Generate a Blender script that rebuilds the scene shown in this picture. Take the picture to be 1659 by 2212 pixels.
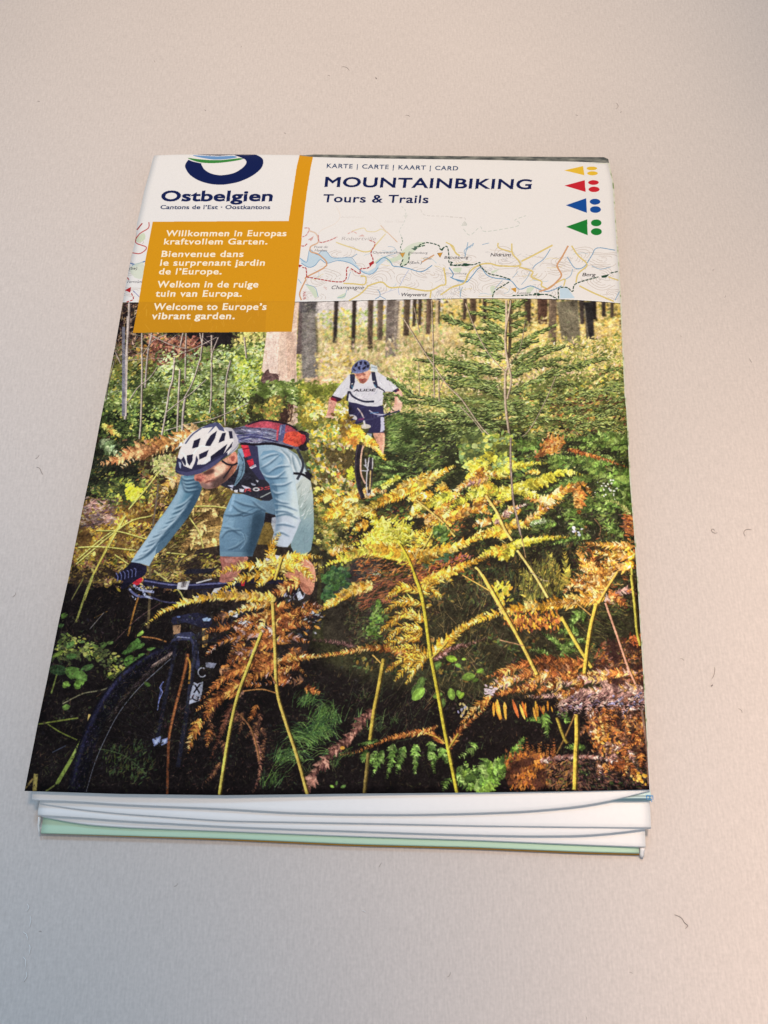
import bpy, bmesh, math, random
import numpy as np
C = bpy.context.scene
for o in list(bpy.data.objects): bpy.data.objects.remove(o)

# ---------------------------------------------------------------- camera, world, lamps, exposure
H = 0.178                                   # camera height over the table (m)
PITCH = math.radians(20.0)                  # away from straight down
FPX = 1680.0                                # focal length in overview px (frame 1659 x 2212)
cam_d = bpy.data.cameras.new('camera'); cam = bpy.data.objects.new('camera', cam_d); C.collection.objects.link(cam)
cam.location = (0, 0, H); cam.rotation_euler = (PITCH, 0, 0)
cam_d.sensor_fit = 'VERTICAL'; cam_d.sensor_height = 36.0; cam_d.lens = 36.0*FPX/2212
cam_d.clip_start = 0.005; cam_d.clip_end = 100
C.camera = cam
world = bpy.data.worlds.new('World'); C.world = world; world.use_nodes = True
bg = world.node_tree.nodes['Background']; bg.inputs[0].default_value = (0.680, 0.840, 1.0, 1); bg.inputs[1].default_value = 0.5000   # cool daylight filling the room
import mathutils
def spot(name, loc, target, half, power, radius):
    """a shaded lamp: its cone has a soft edge"""
    d = bpy.data.lights.new(name, 'SPOT'); e = max(power); d.energy = e*1.03; d.color = [p/e for p in power]
    d.spot_size = 2*half; d.spot_blend = 1.0; d.shadow_soft_size = radius
    o = bpy.data.objects.new(name, d); C.collection.objects.link(o); o.location = loc
    o.rotation_euler = (mathutils.Vector(target)-mathutils.Vector(loc)).to_track_quat('-Z', 'Y').to_euler(); return o
spot('added_spot_middle', (0.159, 0.32, 0.797), (-0.021, 0.19, 0), 0.288, (23.39, 18.07, 13.30), .07)  # added warm spot, no such source known; fitted to brighten the upper middle
spot('added_spot_corner', (0.001, 0.344, 0.817), (0.23, -0.102, 0), 0.289, (52.20, 38.35, 28.04), .07)  # added warm spot; brightens the lower right and lets the lower left fall dim
spot('added_spot_lower_left', (-0.072, 0.745, 0.83), (-0.174, -0.177, 0), 0.291, (6.39, 11.70, 17.56), .07)  # added bluish spot, tints the dim lower left of the cloth
C.view_settings.view_transform = 'Standard'; C.view_settings.look = 'None'; C.view_settings.gamma = 1; C.view_settings.exposure = 0.05
C.cycles.use_denoising = True

def back(px, py, z=0.0):
    """point at height z seen at overview pixel (px, py)"""
    x = (px-829.5)/FPX; y = -(py-1106)/FPX
    c, s = math.cos(PITCH), math.sin(PITCH)
    d = (x, y*c+s, y*s-c)                      # camera up/forward turned by the pitch
    t = (z-H)/d[2]
    return np.array([d[0]*t, d[1]*t, z])
def lerp_poly(pts, y):
    pts = np.array(pts, float); i = np.argsort(pts[:, 1])
    return float(np.interp(y, pts[i, 1], pts[i, 0]))

# ---------------------------------------------------------------- materials
def mat(name, col=(.8,.8,.8), rough=.5, spec=.5):
    m = bpy.data.materials.new(name); m.use_nodes = True
    b = m.node_tree.nodes['Principled BSDF']; b.inputs['Base Color'].default_value = (*col, 1); b.inputs['Roughness'].default_value = rough
    b.inputs['Specular IOR Level'].default_value = spec
    return m, m.node_tree.nodes, m.node_tree.links, b
def paper(name, col, rough=.42, bumps=.00002):
    m, n, l, b = mat(name, col, rough, .4)
    tc = n.new('ShaderNodeTexCoord'); no = n.new('ShaderNodeTexNoise'); no.inputs['Scale'].default_value = 900; no.inputs['Detail'].default_value = 6
    l.new(tc.outputs['Object'], no.inputs['Vector'])
    r = n.new('ShaderNodeMixRGB'); r.blend_type = 'MULTIPLY'; r.inputs[0].default_value = 1
    mp = n.new('ShaderNodeMapRange'); mp.inputs[3].default_value = .965; mp.inputs[4].default_value = 1.02
    l.new(no.outputs[0], mp.inputs[0]); r.inputs[1].default_value = (*col, 1); l.new(mp.outputs[0], r.inputs[2]); l.new(r.outputs[0], b.inputs['Base Color'])
    bp = n.new('ShaderNodeBump'); bp.inputs['Strength'].default_value = .25; bp.inputs['Distance'].default_value = bumps
    l.new(no.outputs[0], bp.inputs['Height']); l.new(bp.outputs[0], b.inputs['Normal'])
    return m
def srgb(r, g, b):
    return tuple((v/255/12.92 if v/255 <= .04045 else ((v/255+.055)/1.055)**2.4) for v in (r, g, b))
# ---------------------------------------------------------------- printed cover artwork
KS = 3072/1659.0                       # overview px -> full px
CW, CH = 1900, 2500                    # print raster
SRC = [(326,340),(1318,340),(1405,1706),(53,1708)]
DST = [(40,40),(CW-40,40),(CW-40,CH-40),(40,CH-40)]
def _homog(a, b):
    A=[];B=[]
    for (x,y),(u,v) in zip(a,b):
        A.append([x,y,1,0,0,0,-u*x,-u*y]);B.append(u)
        A.append([0,0,0,x,y,1,-v*x,-v*y]);B.append(v)
    h=np.linalg.solve(np.array(A,float),np.array(B,float))
    return np.append(h,1).reshape(3,3)
HM = _homog(SRC,DST)
def M(p):
    p=np.asarray(p,float).reshape(-1,2)
    q=np.c_[p,np.ones(len(p))]@HM.T
    return q[:,:2]/q[:,2:]
def Zm(ox,oy,k):
    """points read in an enlarged crop -> overview px"""
    def f(*pts):
        a=np.array(pts,float).reshape(-1,2)
        return (a*k+np.array([ox,oy]))/KS
    f.k=k/KS
    return f
IMG = np.zeros((CH,CW,3),np.float32)
RG = np.random.RandomState(7)

def _clip(x0,x1,y0,y1):
    return max(0,int(x0)),min(CW,int(x1)+2),max(0,int(y0)),min(CH,int(y1)+2)
def fill(pc, col, a=1.0, grad=None):
    """even-odd fill of a polygon in raster px; grad = ((x,y),(x,y),col2)"""
    x0,x1,y0,y1=_clip(pc[:,0].min(),pc[:,0].max(),pc[:,1].min(),pc[:,1].max())
    if x1<=x0 or y1<=y0: return None
    X=np.arange(x0,x1)+.5; Y=(np.arange(y0,y1)+.5)
    cnt=np.zeros((len(Y),len(X)),bool)
    n=len(pc)
    for i in range(n):
        ax,ay=pc[i]; bx,by=pc[(i+1)%n]
        if ay==by: continue
        r=np.nonzero((ay>Y)!=(by>Y))[0]
        if len(r)==0: continue
        xi=ax+(Y[r]-ay)*(bx-ax)/(by-ay)
        cnt[r]^=(X[None,:]<xi[:,None])
    sub=IMG[y0:y1,x0:x1]
    c=np.array(col,np.float32)
    if grad is not None:
        g0,g1=M([grad[0],grad[1]]); d=g1-g0; L=(d@d)
        t=((X[None,:]-g0[0])*d[0]+(Y[:,None]-g0[1])*d[1])/L
        t=np.clip(t,0,1)[...,None]
        cc=c*(1-t)+np.array(grad[2],np.float32)*t
        sub[cnt]=sub[cnt]*(1-a)+cc[cnt]*a
    else:
        sub[cnt]=sub[cnt]*(1-a)+c*a
    return (x0,x1,y0,y1,cnt)
def smooth(p,n=6,closed=True):
    p=np.asarray(p,float)
    if not closed: p=np.vstack([2*p[0]-p[1],p,2*p[-1]-p[-2]])
    N=len(p); out=[]
    rng_=range(N) if closed else range(1,N-2)
    for i in rng_:
        a,b,c,d=p[(i-1)%N],p[i],p[(i+1)%N],p[(i+2)%N]
        for t in np.arange(n)/n:
            out.append(.5*((2*b)+(c-a)*t+(2*a-5*b+4*c-d)*t*t+(3*b-a-3*c+d)*t**3))
    if not closed: out.append(p[-2])
    return np.array(out)
def poly(p,col,a=1.0,grad=None,sm=0):
    p=np.asarray(p,float).reshape(-1,2)
    if sm: p=smooth(p,sm)
    return fill(M(p),col,a,grad)
def line(p,w,col,a=1.0,w2=None,sm=4):
    """stroke in overview px with width w (tapering to w2)"""
    p=np.asarray(p,float).reshape(-1,2)
    if sm and len(p)>2: p=smooth(p,sm,False)
    d=np.gradient(p,axis=0); d/=np.maximum(np.hypot(d[:,0],d[:,1]),1e-6)[:,None]
    nrm=np.c_[-d[:,1],d[:,0]]
    ww=np.linspace(w,w if w2 is None else w2,len(p))[:,None]/2
    L=M(p+nrm*ww); R=M(p-nrm*ww)
    for i in range(len(p)-1):
        fill(np.array([L[i],L[i+1],R[i+1],R[i]]),col,a)
def dash(p,w,col,on,off,a=1.0):
    p=smooth(np.asarray(p,float).reshape(-1,2),6,False)
    s=np.r_[0,np.cumsum(np.hypot(*np.diff(p,axis=0).T))]
    t=0
    while t<s[-1]:
        q=np.linspace(t,min(t+on,s[-1]),4)
        line(np.c_[np.interp(q,s,p[:,0]),np.interp(q,s,p[:,1])],w,col,a,sm=0)
        t+=on+off
def ell(cx,cy,rx,ry,col,a=1.0,rot=0):
    t=np.linspace(0,2*np.pi,22)[:-1]; c,s=math.cos(rot),math.sin(rot)
    X=rx*np.cos(t);Y=ry*np.sin(t)
    fill(M(np.c_[cx+X*c-Y*s,cy+X*s+Y*c]),col,a)
def leaves(P,Q,W,C,a=1.0):
    """many lens-shaped leaves; P,Q ends in overview px, W half width in px, C colours"""
    if len(P)==0: return
    P=np.asarray(P,float);Q=np.asarray(Q,float)
    mp=M(P);mq=M(Q)
    sc=np.hypot(*(mq-mp).T)/np.maximum(np.hypot(*(Q-P).T),1e-6)
    W=np.broadcast_to(W,len(P))*sc
    C=np.asarray(C,np.float32)
    for i in range(len(mp)):
        ax,ay=mp[i];bx,by=mq[i];w=W[i]
        x0=int(min(ax,bx)-w);x1=int(max(ax,bx)+w)+2;y0=int(min(ay,by)-w);y1=int(max(ay,by)+w)+2
        if x0<0 or y0<0 or x1>CW or y1>CH: continue
        dx=bx-ax;dy=by-ay;L2=dx*dx+dy*dy
        if L2<1: continue
        X=np.arange(x0,x1,dtype=np.float32)-ax+.5;Y=(np.arange(y0,y1,dtype=np.float32)-ay+.5)[:,None]
        t=(X*dx+Y*dy)/L2
        s=(Y*dx-X*dy)/(math.sqrt(L2)*w)
        m=s*s<=(t*(1-t)*4).clip(0)**1.3 if w>2 else np.abs(s)<=(t*(1-t)*4).clip(0)
        sub=IMG[y0:y1,x0:x1]
        if a<1: sub[m]=sub[m]*(1-a)+C[i]*a
        else: sub[m]=C[i]
def inpoly(pts,pl):
    x,y=pts.T;c=np.zeros(len(pts),bool);n=len(pl)
    for i in range(n):
        ax,ay=pl[i];bx,by=pl[(i+1)%n]
        if ay==by: continue
        m=((ay>y)!=(by>y))&(x<ax+(y-ay)*(bx-ax)/(by-ay))
        c^=m
    return c
def pick(pal,n,jit=.12):
    pal=np.array(pal,float)
    c=pal[RG.randint(0,len(pal),n)]
    return np.clip(c*(1+RG.uniform(-jit,jit,(n,1)))+RG.uniform(-7,7,(n,3)),0,255)
def clump(pts,seed,scale):
    """smooth pseudo-random value 0..1 at points"""
    r=np.random.RandomState(seed);v=np.zeros(len(pts))
    for k in range(7):
        a=r.uniform(0,2*np.pi);f=r.uniform(.6,1.6)/scale
        v+=np.sin((pts[:,0]*math.cos(a)+pts[:,1]*math.sin(a))*f+r.uniform(0,6.3)+1.3*np.sin(pts[:,1]*f*.7+r.uniform(0,6)))
    return 1/(1+np.exp(-v*.9))
def scatter(pl,n,pal,L,ang=0,spr=180,asp=.28,dark=None,seed=1,scale=9,jit=.12,a=1.0,feather=4.0):
    pl=np.asarray(pl,float);lo=pl.min(0);hi=pl.max(0)
    pts=RG.uniform(lo,hi,(int(n*2.2),2));pts=pts[inpoly(pts,pl)][:n]
    k=len(pts)
    # far things print smaller
    ln=RG.uniform(*L,k)
    an=np.radians(ang+RG.uniform(-spr,spr,k))
    pts=pts+RG.normal(0,feather,(k,2))
    C=pick(pal,k,jit)
    if dark is not None:
        v=clump(pts,seed,scale)[:,None]
        v=np.clip((v-.5)*1.5+.45+RG.uniform(-.28,.28,(k,1)),0,1)
        C=C*(1-v)+C*dark*v if np.isscalar(dark) else C*(1-v)+np.array(dark)*v
        C=C*(1+.25*(clump(pts,seed+5,scale*3.1)[:,None]-.5))
    Q=pts+np.c_[np.cos(an),-np.sin(an)]*ln[:,None]
    leaves(pts,Q,ln*asp*RG.uniform(.6,1.2,k),C,a)
def frond(p,half,pal,n=None,fwd=62,droop=0,asp=.17,jag=True,stem=None,sw=1.6,tip=.12,up=1.,dn=1.,root=.75,shade=.42):
    """a fern frond: rachis through p, leafy pinnae of length half each side, each with its own leaflets"""
    c=smooth(np.asarray(p,float),10,False)
    s=np.r_[0,np.cumsum(np.hypot(*np.diff(c,axis=0).T))];LN=s[-1]
    n=max(4,int(LN/(2.6+half*.13))) if n is None or half>8 else n
    P=[];Q=[];W=[];C=[];P0=[];Q0=[];W0=[];C0=[]
    warp=RG.uniform(0,6.3)
    for i in range(n):
        t=(i+.3+RG.uniform(-.25,.25))/n
        t=min(.99,max(0,t))
        q=np.array([np.interp(t*LN,s,c[:,0]),np.interp(t*LN,s,c[:,1])])
        e=np.array([np.interp(min(1,t+.02)*LN,s,c[:,0]),np.interp(min(1,t+.02)*LN,s,c[:,1])])-q
        if np.hypot(*e)<1e-6: continue
        a0=math.atan2(-e[1],e[0])
        env=(root+(1-root)*math.sin(min(1,t*3)*math.pi/2))*(1-t)**.75+tip
        br=1+.16*math.sin(t*7+warp)
        for sd in (1,-1):
            l=half*env*RG.uniform(.55,1.25)*(up if sd>0 else dn)
            a=a0+sd*math.radians(fwd+RG.uniform(-17,17))
            base=np.array(pal[RG.randint(len(pal))],float)*br*RG.uniform(.82,1.16)
            m=max(3,int(l/2.0)) if jag else max(2,int(l/5))
            cur=q.copy();st=l/m;sag=.10*sd*(-1 if math.cos(a0)>0 else 1)+droop*.3
            for j in range(m):
                u=(j+.5)/m
                a1=a+RG.uniform(-.12,.12)-sd*u*.25
                d=np.array([math.cos(a1),-math.sin(a1)])
                nx=cur+d*st+np.array([0,droop*st*.6])
                col=base*RG.uniform(.78,1.2)
                w=l*asp*(1.05-u)*1.1+.35
                if jag and l>4:
                    for s2 in (1,-1):
                        a2=a1+s2*math.radians(50+RG.uniform(-14,14));ll=w*RG.uniform(1.5,2.6)
                        dd=np.array([math.cos(a2),-math.sin(a2)])*ll
                        cc=col*(1.1 if s2>0 else .82)*RG.uniform(.85,1.15)
                        P0.append(cur+[.6,1.3]);Q0.append(cur+dd+[.6,1.5]);W0.append(ll*.36);C0.append(cc*shade)
                        P.append(cur);Q.append(cur+dd);W.append(ll*.32+.18);C.append(cc)
                else:
                    P0.append(cur+[.5,1.4]);Q0.append(nx+d*st*.5+[.5,1.5]);W0.append(w*1.1);C0.append(col*shade)
                P.append(cur);Q.append(nx+d*st*.3);W.append(w*.5+.15);C.append(np.minimum(col*1.14,252))
                cur=nx
    leaves(P0,Q0,np.array(W0),np.clip(np.array(C0),0,255))
    leaves(P,Q,np.array(W),np.clip(np.array(C),0,255))
    if stem is not None: line(c,sw,stem,1,sw*.4,sm=0)
def tuft(x,y,n,L,pal,ang=90,spr=50,w=.8):
    a=np.radians(ang+RG.uniform(-spr,spr,n));l=RG.uniform(.5,1,n)*L
    P=np.c_[RG.normal(x,L*.25,n),RG.normal(y,L*.12,n)]
    for i in range(n):
        e=P[i]+np.array([math.cos(a[i]),-math.sin(a[i])])*l[i]
        m=(P[i]+e)/2+[0,-l[i]*.12]
        line([P[i],m,e+[0,l[i]*.18]],w,pick(pal,1)[0],1,w*.3,sm=3)
_glyph={}
def text(s,x0,y0,x1,y1,cap,col,bold=.0,slant=.12,a=1.0,space=1.0,vert=None,shear_b=0):
    """lettering between (x0,y0) and (x1,y1) on its base line, capital height cap"""
    key=(s,space)
    if key not in _glyph:
        cu=bpy.data.curves.new('t','FONT');cu.body=s;cu.space_character=space;cu.resolution_u=5
        cu.size=1
        ob=bpy.data.objects.new('t',cu);bpy.context.scene.collection.objects.link(ob)
        dg=bpy.context.evaluated_depsgraph_get();me=ob.evaluated_get(dg).to_mesh()
        me.calc_loop_triangles()
        v=np.array([q.co[:2] for q in me.vertices]);t=np.array([q.vertices[:] for q in me.loop_triangles])
        ob.evaluated_get(dg).to_mesh_clear()
        bpy.data.objects.remove(ob);bpy.data.curves.remove(cu)
        _glyph[key]=(v,t)
    v,t=_glyph[key]
    if len(t)==0: return
    mn=v[:,0].min();mx=v[:,0].max()
    CAPH=.695
    u=(v[:,0]-mn)/(mx-mn);h=v[:,1]/CAPH*cap
    X=x0+(x1-x0)*u+h*slant;Y=y0+(y1-y0)*u-h
    if vert: X,Y=vert(X,Y)
    P=M(np.c_[X,Y]);c=np.array(col,np.float32)
    r=bold*cap*CW/1150*1.3
    for tri in t:
        q=P[tri];x_0,x_1,y_0,y_1=_clip(q[:,0].min()-r,q[:,0].max()+r,q[:,1].min()-r,q[:,1].max()+r)
        if x_1<=x_0 or y_1<=y_0: continue
        XX=np.arange(x_0,x_1)+.5;YY=(np.arange(y_0,y_1)+.5)[:,None]
        m=np.ones((y_1-y_0,x_1-x_0),bool)
        ar=(q[1,0]-q[0,0])*(q[2,1]-q[0,1])-(q[1,1]-q[0,1])*(q[2,0]-q[0,0])
        sg=1 if ar>0 else -1
        for i in range(3):
            A=q[i];B=q[(i+1)%3]
            m&=sg*((B[0]-A[0])*(YY-A[1])-(B[1]-A[1])*(XX-A[0]))>=-r*math.hypot(B[0]-A[0],B[1]-A[1])
        sub=IMG[y_0:y_1,x_0:x_1];sub[m]=sub[m]*(1-a)+c*a

def _box(m,r):
    """three box blurs, in raster px"""
    r=max(1,int(r))
    for _ in range(2):
        for ax in (0,1):
            c=np.cumsum(np.concatenate([np.zeros_like(m.take([0],ax)),m.take([0],ax).repeat(r,ax),m,m.take([-1],ax).repeat(r,ax)],ax),ax)
            n=m.shape[ax];w=2*r+1
            hi=c.take(range(w,w+n),ax);lo=c.take(range(0,n),ax);m=(hi-lo)/w
    return m
def _mask(pc,x0,x1,y0,y1):
    X=np.arange(x0,x1)+.5;Y=np.arange(y0,y1)+.5;cnt=np.zeros((len(Y),len(X)),bool);n=len(pc)
    for i in range(n):
        ax,ay=pc[i];bx,by=pc[(i+1)%n]
        if ay==by: continue
        r=np.nonzero((ay>Y)!=(by>Y))[0]
        if len(r): cnt[r]^=(X[None,:]<(ax+(Y[r]-ay)*(bx-ax)/(by-ay))[:,None])
    return cnt
def soft(p,col,a=.6,r=5,clip=None,mode=None):
    """a soft-edged patch; clip keeps it inside another outline"""
    pc=M(smooth(np.asarray(p,float).reshape(-1,2),4)) if len(p)>3 else M(p)
    x0,x1,y0,y1=_clip(pc[:,0].min()-3*r,pc[:,0].max()+3*r,pc[:,1].min()-3*r,pc[:,1].max()+3*r)
    if x1<=x0 or y1<=y0: return
    m=_box(_mask(pc,x0,x1,y0,y1).astype(np.float32),r)
    if clip is not None: m=m*_mask(M(clip),x0,x1,y0,y1)
    m=(m*a)[...,None];IMG[y0:y1,x0:x1]=IMG[y0:y1,x0:x1]*(1-m)+np.array(col,np.float32)*m
def sline(p,w,col,a=.6,r=2,clip=None):
    p=np.asarray(p,float).reshape(-1,2);p=smooth(p,4,False) if len(p)>2 else p
    d=np.gradient(p,axis=0);d/=np.maximum(np.hypot(d[:,0],d[:,1]),1e-6)[:,None];n=np.c_[-d[:,1],d[:,0]]
    ww=(w/2*np.sin(np.linspace(.25,math.pi-.25,len(p))))[:,None]
    q=np.vstack([p+n*ww,(p-n*ww)[::-1]]);pc=M(q)
    x0,x1,y0,y1=_clip(pc[:,0].min()-3*r,pc[:,0].max()+3*r,pc[:,1].min()-3*r,pc[:,1].max()+3*r)
    if x1<=x0 or y1<=y0: return
    m=_box(_mask(pc,x0,x1,y0,y1).astype(np.float32),r)
    if clip is not None: m=m*_mask(M(clip),x0,x1,y0,y1)
    m=(m*a)[...,None];IMG[y0:y1,x0:x1]=IMG[y0:y1,x0:x1]*(1-m)+np.array(col,np.float32)*m
def soften(pl,r):
    """blur one part of the picture (things out of focus)"""
    pc=M(pl);x0,x1,y0,y1=_clip(pc[:,0].min(),pc[:,0].max(),pc[:,1].min(),pc[:,1].max())
    m=_box(_mask(pc,x0,x1,y0,y1).astype(np.float32),12)[...,None]
    s=IMG[y0:y1,x0:x1];IMG[y0:y1,x0:x1]=s*(1-m)+_box(s.copy(),r)*m
def paint_forest():
    IMG[:]=(20,17,16)
    P_light=[(168,190,120),(128,160,84),(196,210,160),(92,126,58),(70,96,46),(212,206,140),(110,140,80)]
    P_green=[(72,102,52),(98,132,66),(52,76,40),(130,152,84),(40,58,32),(86,110,50)]
    P_dkgreen=[(36,54,34),(52,80,46),(28,40,28),(70,100,56),(24,30,22)]
    P_yel=[(222,186,72),(196,158,52),(236,208,110),(170,138,46),(206,196,96),(140,112,40),(226,170,60)]
    P_straw=[(224,204,160),(206,180,130),(240,224,190),(176,152,104),(196,184,126),(150,130,84),(232,200,136),(206,170,140),(140,140,84)]
    P_brown=[(120,80,54),(156,108,70),(84,56,42),(186,140,96),(60,42,34),(140,96,50),(104,74,58)]
    P_gold=[(226,164,54),(204,138,40),(240,190,86),(180,112,36),(150,92,34),(232,176,60)]
    P_rust=[(150,84,42),(182,108,52),(116,62,34),(206,134,66),(88,48,30),(166,96,60)]
    P_mix=P_yel[:4]+P_green[:3]+P_brown[:3]+[(196,190,110)]
    P_dark=[(30,26,22),(44,36,28),(22,20,18),(58,48,34),(36,44,28)]
    # --- broad grounds
    poly([(220,640),(1360,640),(1390,1100),(130,1100)],(96,100,56))
    poly([(640,640),(1345,640),(1350,800),(640,870)],(206,182,120))
    poly([(645,640),(960,640),(950,700),(645,712)],(206,196,188))
    poly([(60,1240),(420,1245),(700,1300),(1000,1420),(1410,1450),(1410,1720),(40,1720)],(20,17,16))
    poly([(150,1050),(700,1050),(700,1260),(130,1260)],(104,84,40))
    soft([(680,960),(1400,960),(1400,1450),(700,1430)],(50,50,30),1,20)
    # --- far wood, upper right
    scatter([(640,700),(960,690),(1345,690),(1350,790),(1100,830),(640,880)],5200,P_straw,(4,11),80,60,.16,dark=(190,160,92),seed=3)
    scatter([(690,672),(960,655),(960,720),(690,735)],1000,[(150,180,110),(190,196,130),(120,150,84),(214,200,120),(226,190,90)],(3,8),40,180,.35)
    scatter([(900,650),(1345,650),(1345,700),(900,700)],1400,[(120,116,56),(214,190,96),(70,66,40),(160,140,70),(226,180,80),(96,120,60)],(3,9),30,180,.3)
    scatter([(1050,690),(1345,690),(1348,760),(1050,760)],1300,[(240,214,130),(226,190,96),(246,226,160),(190,170,80),(216,176,70)],(4,10),10,40,.22)
    for x0,x1,w,yb,c in [(727,723,9,741,(44,38,34)),(766,762,9,765,(38,32,28)),(801,799,12,754,(66,54,44)),(822,820,13,735,(84,72,58)),
          (880,877,14,725,(72,60,46)),(896,894,8,705,(52,44,34)),(908,906,8,702,(60,50,40)),(927,925,12,722,(88,70,56)),(947,946,8,700,(46,38,32)),
          (1005,1003,8,690,(54,44,36)),(1022,1022,14,700,(70,56,42)),(1047,1047,8,690,(46,36,30)),(1140,1140,14,705,(60,48,38)),
          (1172,1172,22,700,(64,46,36)),(1194,1193,18,752,(92,78,62)),(1256,1258,10,700,(50,44,40)),(1282,1283,12,690,(24,22,22)),(1304,1304,9,683,(38,34,30)),(1322,1322,8,685,(58,50,40))]:
        line([(x0,645),(x1,yb)],w,c,1,w*.9)
        line([(x0-w*.3,648),(x1-w*.3,yb-4)],w*.25,np.array(c)*1.35,.8)
    # big trunks
    poly([(848,640),(863,640),(848,660),(846,770),(832,775),(834,690),(836,645)],(112,102,92),sm=0)
    line([(851,650),(846,770)],26,(104,94,84),1,22); line([(857,650),(851,762)],6,(150,138,122),.9); line([(866,650),(858,775)],7,(214,190,146),.9)
    line([(1225,650),(1236,755)],46,(104,98,78),1,40)
    for k in range(90):
        y=RG.uniform(655,755);x=1232+RG.uniform(-19,19);line([(x,y),(x+RG.uniform(2,7),y+RG.uniform(-1,2))],1.4,pick([(70,66,50),(140,130,104),(92,96,70),(60,52,42)],1)[0],.8)
    line([(1270,652),(1276,735)],19,(34,34,34),1,17)
    line([(1262,660),(1272,740)],2,(160,150,120),.8)
    line([(944,648),(943,760),(946,780)],7,(206,178,130),.9)
    line([(916,650),(914,760)],5,(196,168,124),.8)
    for k in range(240):
        y=RG.uniform(655,765);x=849+RG.uniform(-12,12);line([(x,y),(x+RG.uniform(2,6),y)],1.2,pick([(76,68,62),(140,128,118),(96,88,80)],1)[0],.6)
    scatter([(640,735),(1345,745),(1350,800),(1100,840),(960,870),(860,900),(640,900)],3800,P_straw+[(150,160,90),(120,140,70)],(4,12),75,70,.16)
    scatter([(850,780),(1000,780),(960,960),(860,930)],1500,[(196,190,110),(150,160,80),(226,206,130),(110,130,60),(232,190,120)],(4,10),40,120,.25)
    for k in range(40):
        x=RG.uniform(650,980);y=RG.uniform(700,820);line([(x,y),(x+RG.uniform(-9,9),y+RG.uniform(22,46))],1.1,pick([(236,214,170),(206,180,130),(150,124,90),(170,150,110)],1)[0],.85)
    scatter([(1180,735),(1345,725),(1345,800),(1180,800)],500,[(226,206,130),(196,180,96),(150,150,74),(110,124,60)],(4,11),40,80,.2)
    scatter([(980,690),(1190,690),(1190,760),(980,760)],500,[(226,200,120),(206,180,90),(150,150,74),(240,216,150)],(4,10),20,60,.2)
    # --- left thicket
    scatter([(230,640),(570,700),(560,800),(240,830)],2400,P_brown+[(196,150,70),(30,24,20),(24,20,18),(160,120,50)],(4,12),60,120,.22,dark=(24,20,20),seed=12,scale=16)
    poly([(258,654),(300,654),(290,730),(250,740)],(30,25,24))
    scatter([(230,645),(300,655),(290,770),(205,800)],620,[(140,110,80),(40,32,28),(180,150,120),(80,60,48)],(4,12),50,60,.12)
    poly([(400,718),(500,718),(500,735),(470,752),(420,748)],(26,22,22))
    scatter([(320,730),(430,730),(440,770),(330,790)],520,[(130,76,58),(170,110,86),(96,56,44),(190,134,100),(70,42,34)],(4,9),0,180,.35)
    scatter([(520,715),(640,715),(640,800),(500,790)],900,[(206,196,110),(226,206,130),(160,170,84),(120,130,60),(236,214,120)],(4,10),20,180,.32)
    scatter([(600,720),(640,720),(640,900),(600,900)],300,P_yel,(4,9),20,180,.3)
    scatter([(210,780),(330,780),(330,870),(195,870)],1300,P_yel+P_light,(4,10),10,60,.25,dark=(90,90,40),seed=4)
    scatter([(430,760),(600,745),(640,840),(640,900),(400,910),(330,880),(340,800)],4200,P_light+[(180,206,170),(150,190,120)],(4,11),10,60,.3,dark=(66,92,44),seed=5,scale=14)
    scatter([(500,770),(640,790),(640,900),(520,900)],1300,[(170,196,70),(130,160,60),(206,206,90),(90,120,44)],(4,10),20,60,.3)
    scatter([(205,830),(420,800),(480,870),(470,905),(360,960),(175,965)],4200,P_green+P_light[:3],(5,12),10,60,.28,dark=(38,54,32),seed=6,scale=13)
    scatter([(185,880),(380,890),(370,960),(170,985)],2300,P_dkgreen+P_green[:2],(5,12),20,60,.28,dark=(20,28,20),seed=7,scale=12)
    scatter([(440,870),(640,850),(650,920),(500,930),(400,910)],1500,P_green+[(206,190,80),(180,140,60)],(4,10),20,80,.28,dark=(44,44,28),seed=8)
    scatter([(330,760),(600,740),(640,800),(640,880),(420,900),(330,900)],1500,[(176,200,130),(196,214,160),(150,186,96),(206,214,120),(160,196,150)],(4,9),15,70,.3,dark=(56,80,40),seed=91,scale=9)
    scatter([(230,800),(340,790),(460,880),(340,950),(215,950)],900,[(140,170,90),(120,156,80),(170,190,110),(190,180,80)],(4,9),15,60,.28,dark=(44,64,34),seed=92,scale=9)
    Q=Zm(360,1180,.42194)
    for pts,w in [([(370,60),(365,260),(335,700),(330,1180)],26),([(490,360),(490,600),(490,820),(480,1200),(460,1420)],17),([(585,360),(545,560),(520,880)],18),
        ([(880,360),(850,500)],14),([(910,360),(905,500),(900,800)],14),([(800,590),(780,800),(750,900),(720,1100),(660,1420)],17),([(850,700),(835,1000),(820,1420)],17),
        ([(900,960),(880,1120),(870,1330)],24),([(1040,360),(1060,500),(1020,680),(960,850),(900,960)],13),([(1150,380),(1150,700),(1145,1000),(1130,1120)],14),
        ([(1330,620),(1290,800),(1275,1060),(1280,1240)],15),([(1070,360),(1045,620)],13),([(720,1110),(850,1010),(960,930),(1100,800)],9),([(700,1290),(900,1230),(1200,1160),(1659,950)],8),
        ([(1215,400),(1160,540),(1145,640)],10),([(1460,400),(1480,600)],14),([(290,1030),(360,1010),(450,880),(560,790),(640,680)],8),([(560,370),(760,470),(920,510)],8),([(360,620),(560,600),(700,600)],5),([(240,540),(290,650)],12),([(230,620),(170,850),(150,1000)],7),
        ([(430,200),(380,240)],6),([(730,370),(600,430),(500,560)],7),([(1200,400),(1000,500),(850,560)],7)]:
        w=w*.42194/KS*1.0
        p=Q(*pts); line(p+[1.2,0],w,(56,46,42),.9); line(p,w*.75,(150,136,126) if w>4 else (176,158,140)); 
        line(p-[w*.12,0],w*.28,(214,200,186),.8)
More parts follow.
